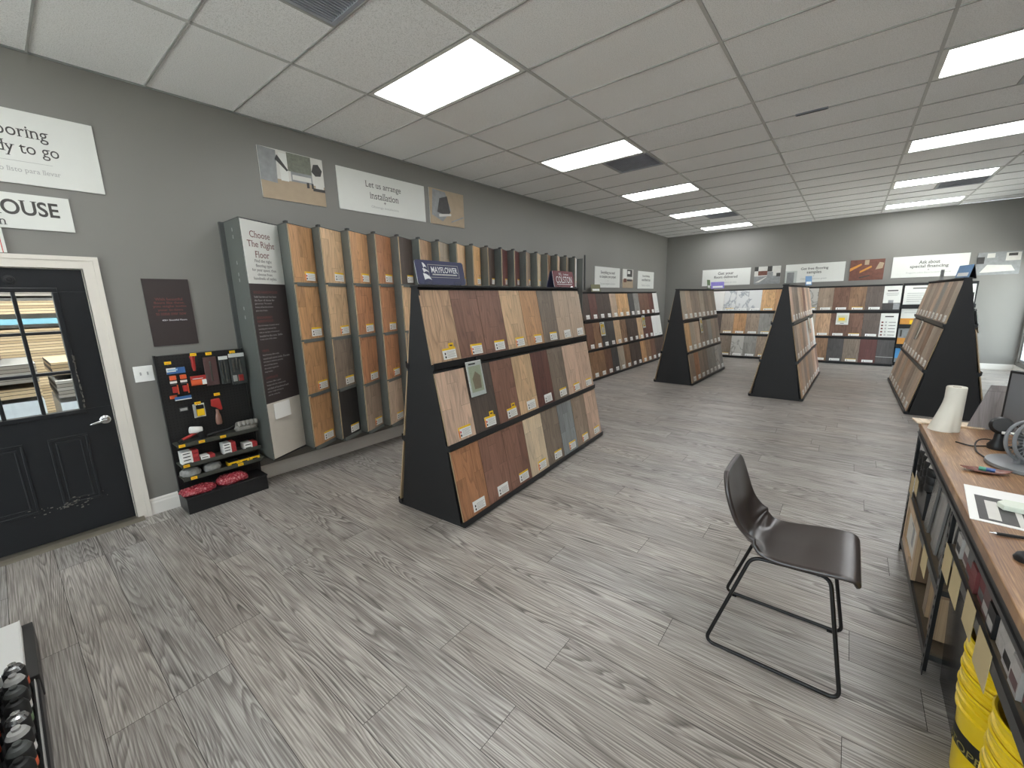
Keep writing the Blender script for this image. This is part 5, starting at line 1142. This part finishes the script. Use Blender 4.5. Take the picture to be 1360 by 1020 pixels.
MB().lathe([(0, 0), (0.05, 0), (0.053, 0.008), (0.047, 0.022), (0.03, 0.031), (0, 0.034)], BLACKM, seg=32, sx=1.0, sy=0.62).build('shell', ms, smooth=True); MB().box(0.015, 0.035, -0.002, 0.002, 0.028, 0.033, DGREY).build('wheel', ms)
pen = thing('pen', 'black pen lying between the brochure and the mouse', 'pen', T(4.945, 2.0, ZT + 0.006) @ RZ(12))
MB().tube([(0, 0, 0), (0.016, 0, 0)], [0.001, 0.004], CHROME).build('tip', pen, smooth=True); MB().tube([(0.016, 0, 0), (0.14, 0, 0)], 0.005, BLK).build('barrel', pen, smooth=True)
o = thing('stapler', 'black stapler beyond the brochure at the right of the counter', 'stapler', T(5.19, 2.63, ZT)); MB().box(0, 0.14, -0.018, 0.018, 0, 0.012, BLK).build('base', o, bevel=0.004); MB().box(0, 0.13, -0.015, 0.015, 0.02, 0.045, BLK).build('arm', o, RY(-6), bevel=0.006)
tag(MB().lathe([(0, 0), (0.028, 0), (0.034, 0.09), (0.03, 0.09), (0.025, 0.006), (0, 0.006)], BLACKM, seg=28).build('pen_cup', None, T(5.13, 2.13, ZT + 0.004), smooth=True), 'small black cup standing on the near corner of the brochure', 'cup')

# ================================================================== low shelf unit at the lower left corner
gn = thing('shelf_unit', 'dark metal shop shelf unit whose base shows at the lower left corner', 'shelf unit', T(0, 0, 0))
GD = mat('gondola_grey', '3b3a39', 0.45)
MB().box(1.27, 1.79, -0.62, -0.135, 0.0, 0.115, GD).build('base_deck', gn, bevel=0.003); MB().box(1.80, 2.75, -0.62, -0.14, 0.0, 0.10, BLACKM).build('base_deck', gn, bevel=0.003)
MB().box(1.27, 2.75, -0.66, -0.62, 0.0, 1.3, GD).build('back_panel', gn)
for x in (1.24, 2.75): MB().box(x, x + 0.03, -0.66, -0.60, 0, 1.3, BLACKM).build('upright', gn)
MB().box(1.84, 2.75, -0.152, -0.148, 0.1, 0.13, LGREY).build('front_fence', gn)
o = thing('white_carton', 'white carton lying open on the lower left shelf base', 'box', T(1.31, -0.5, 0.117)); MB().box(0, 0.46, 0, 0.325, 0, 0.05, PAPER).build('carton', o, bevel=0.003); MB().box(0.0, 0.46, 0.325, 0.328, 0, 0.052, PAPER).build('flap', o)
for q in range(8):
    for r_ in range(2):
        b = thing('spray_can', 'black can with silver shoulder on the lower left shelf, %s row, %s from the carton' % (('front', 'second')[r_], ordn[q]), 'can', T(1.86 + q * 0.088, -0.195 - r_ * 0.085, 0.102), 'black cans on the lower left shelf')
        MB().lathe([(0, 0), (0.033, 0), (0.034, 0.003), (0.034, 0.12), (0.031, 0.125)], BLK, seg=20).build('body', b, smooth=True)
        MB().lathe([(0.031, 0.125), (0.024, 0.14), (0.012, 0.145), (0.012, 0.155), (0, 0.156)], (CHROME, BLK, DGREY, LGREY)[(q * 3 + r_) % 4], seg=20).build('shoulder', b, smooth=True)
        MB().lathe([(0.0345, 0.04), (0.0345, 0.07)], (ORT, DGREY, PAPER, LFM, DGREY, PAPER, ORT)[(q + 3 * r_) % 7], seg=20).build('band', b, smooth=True)
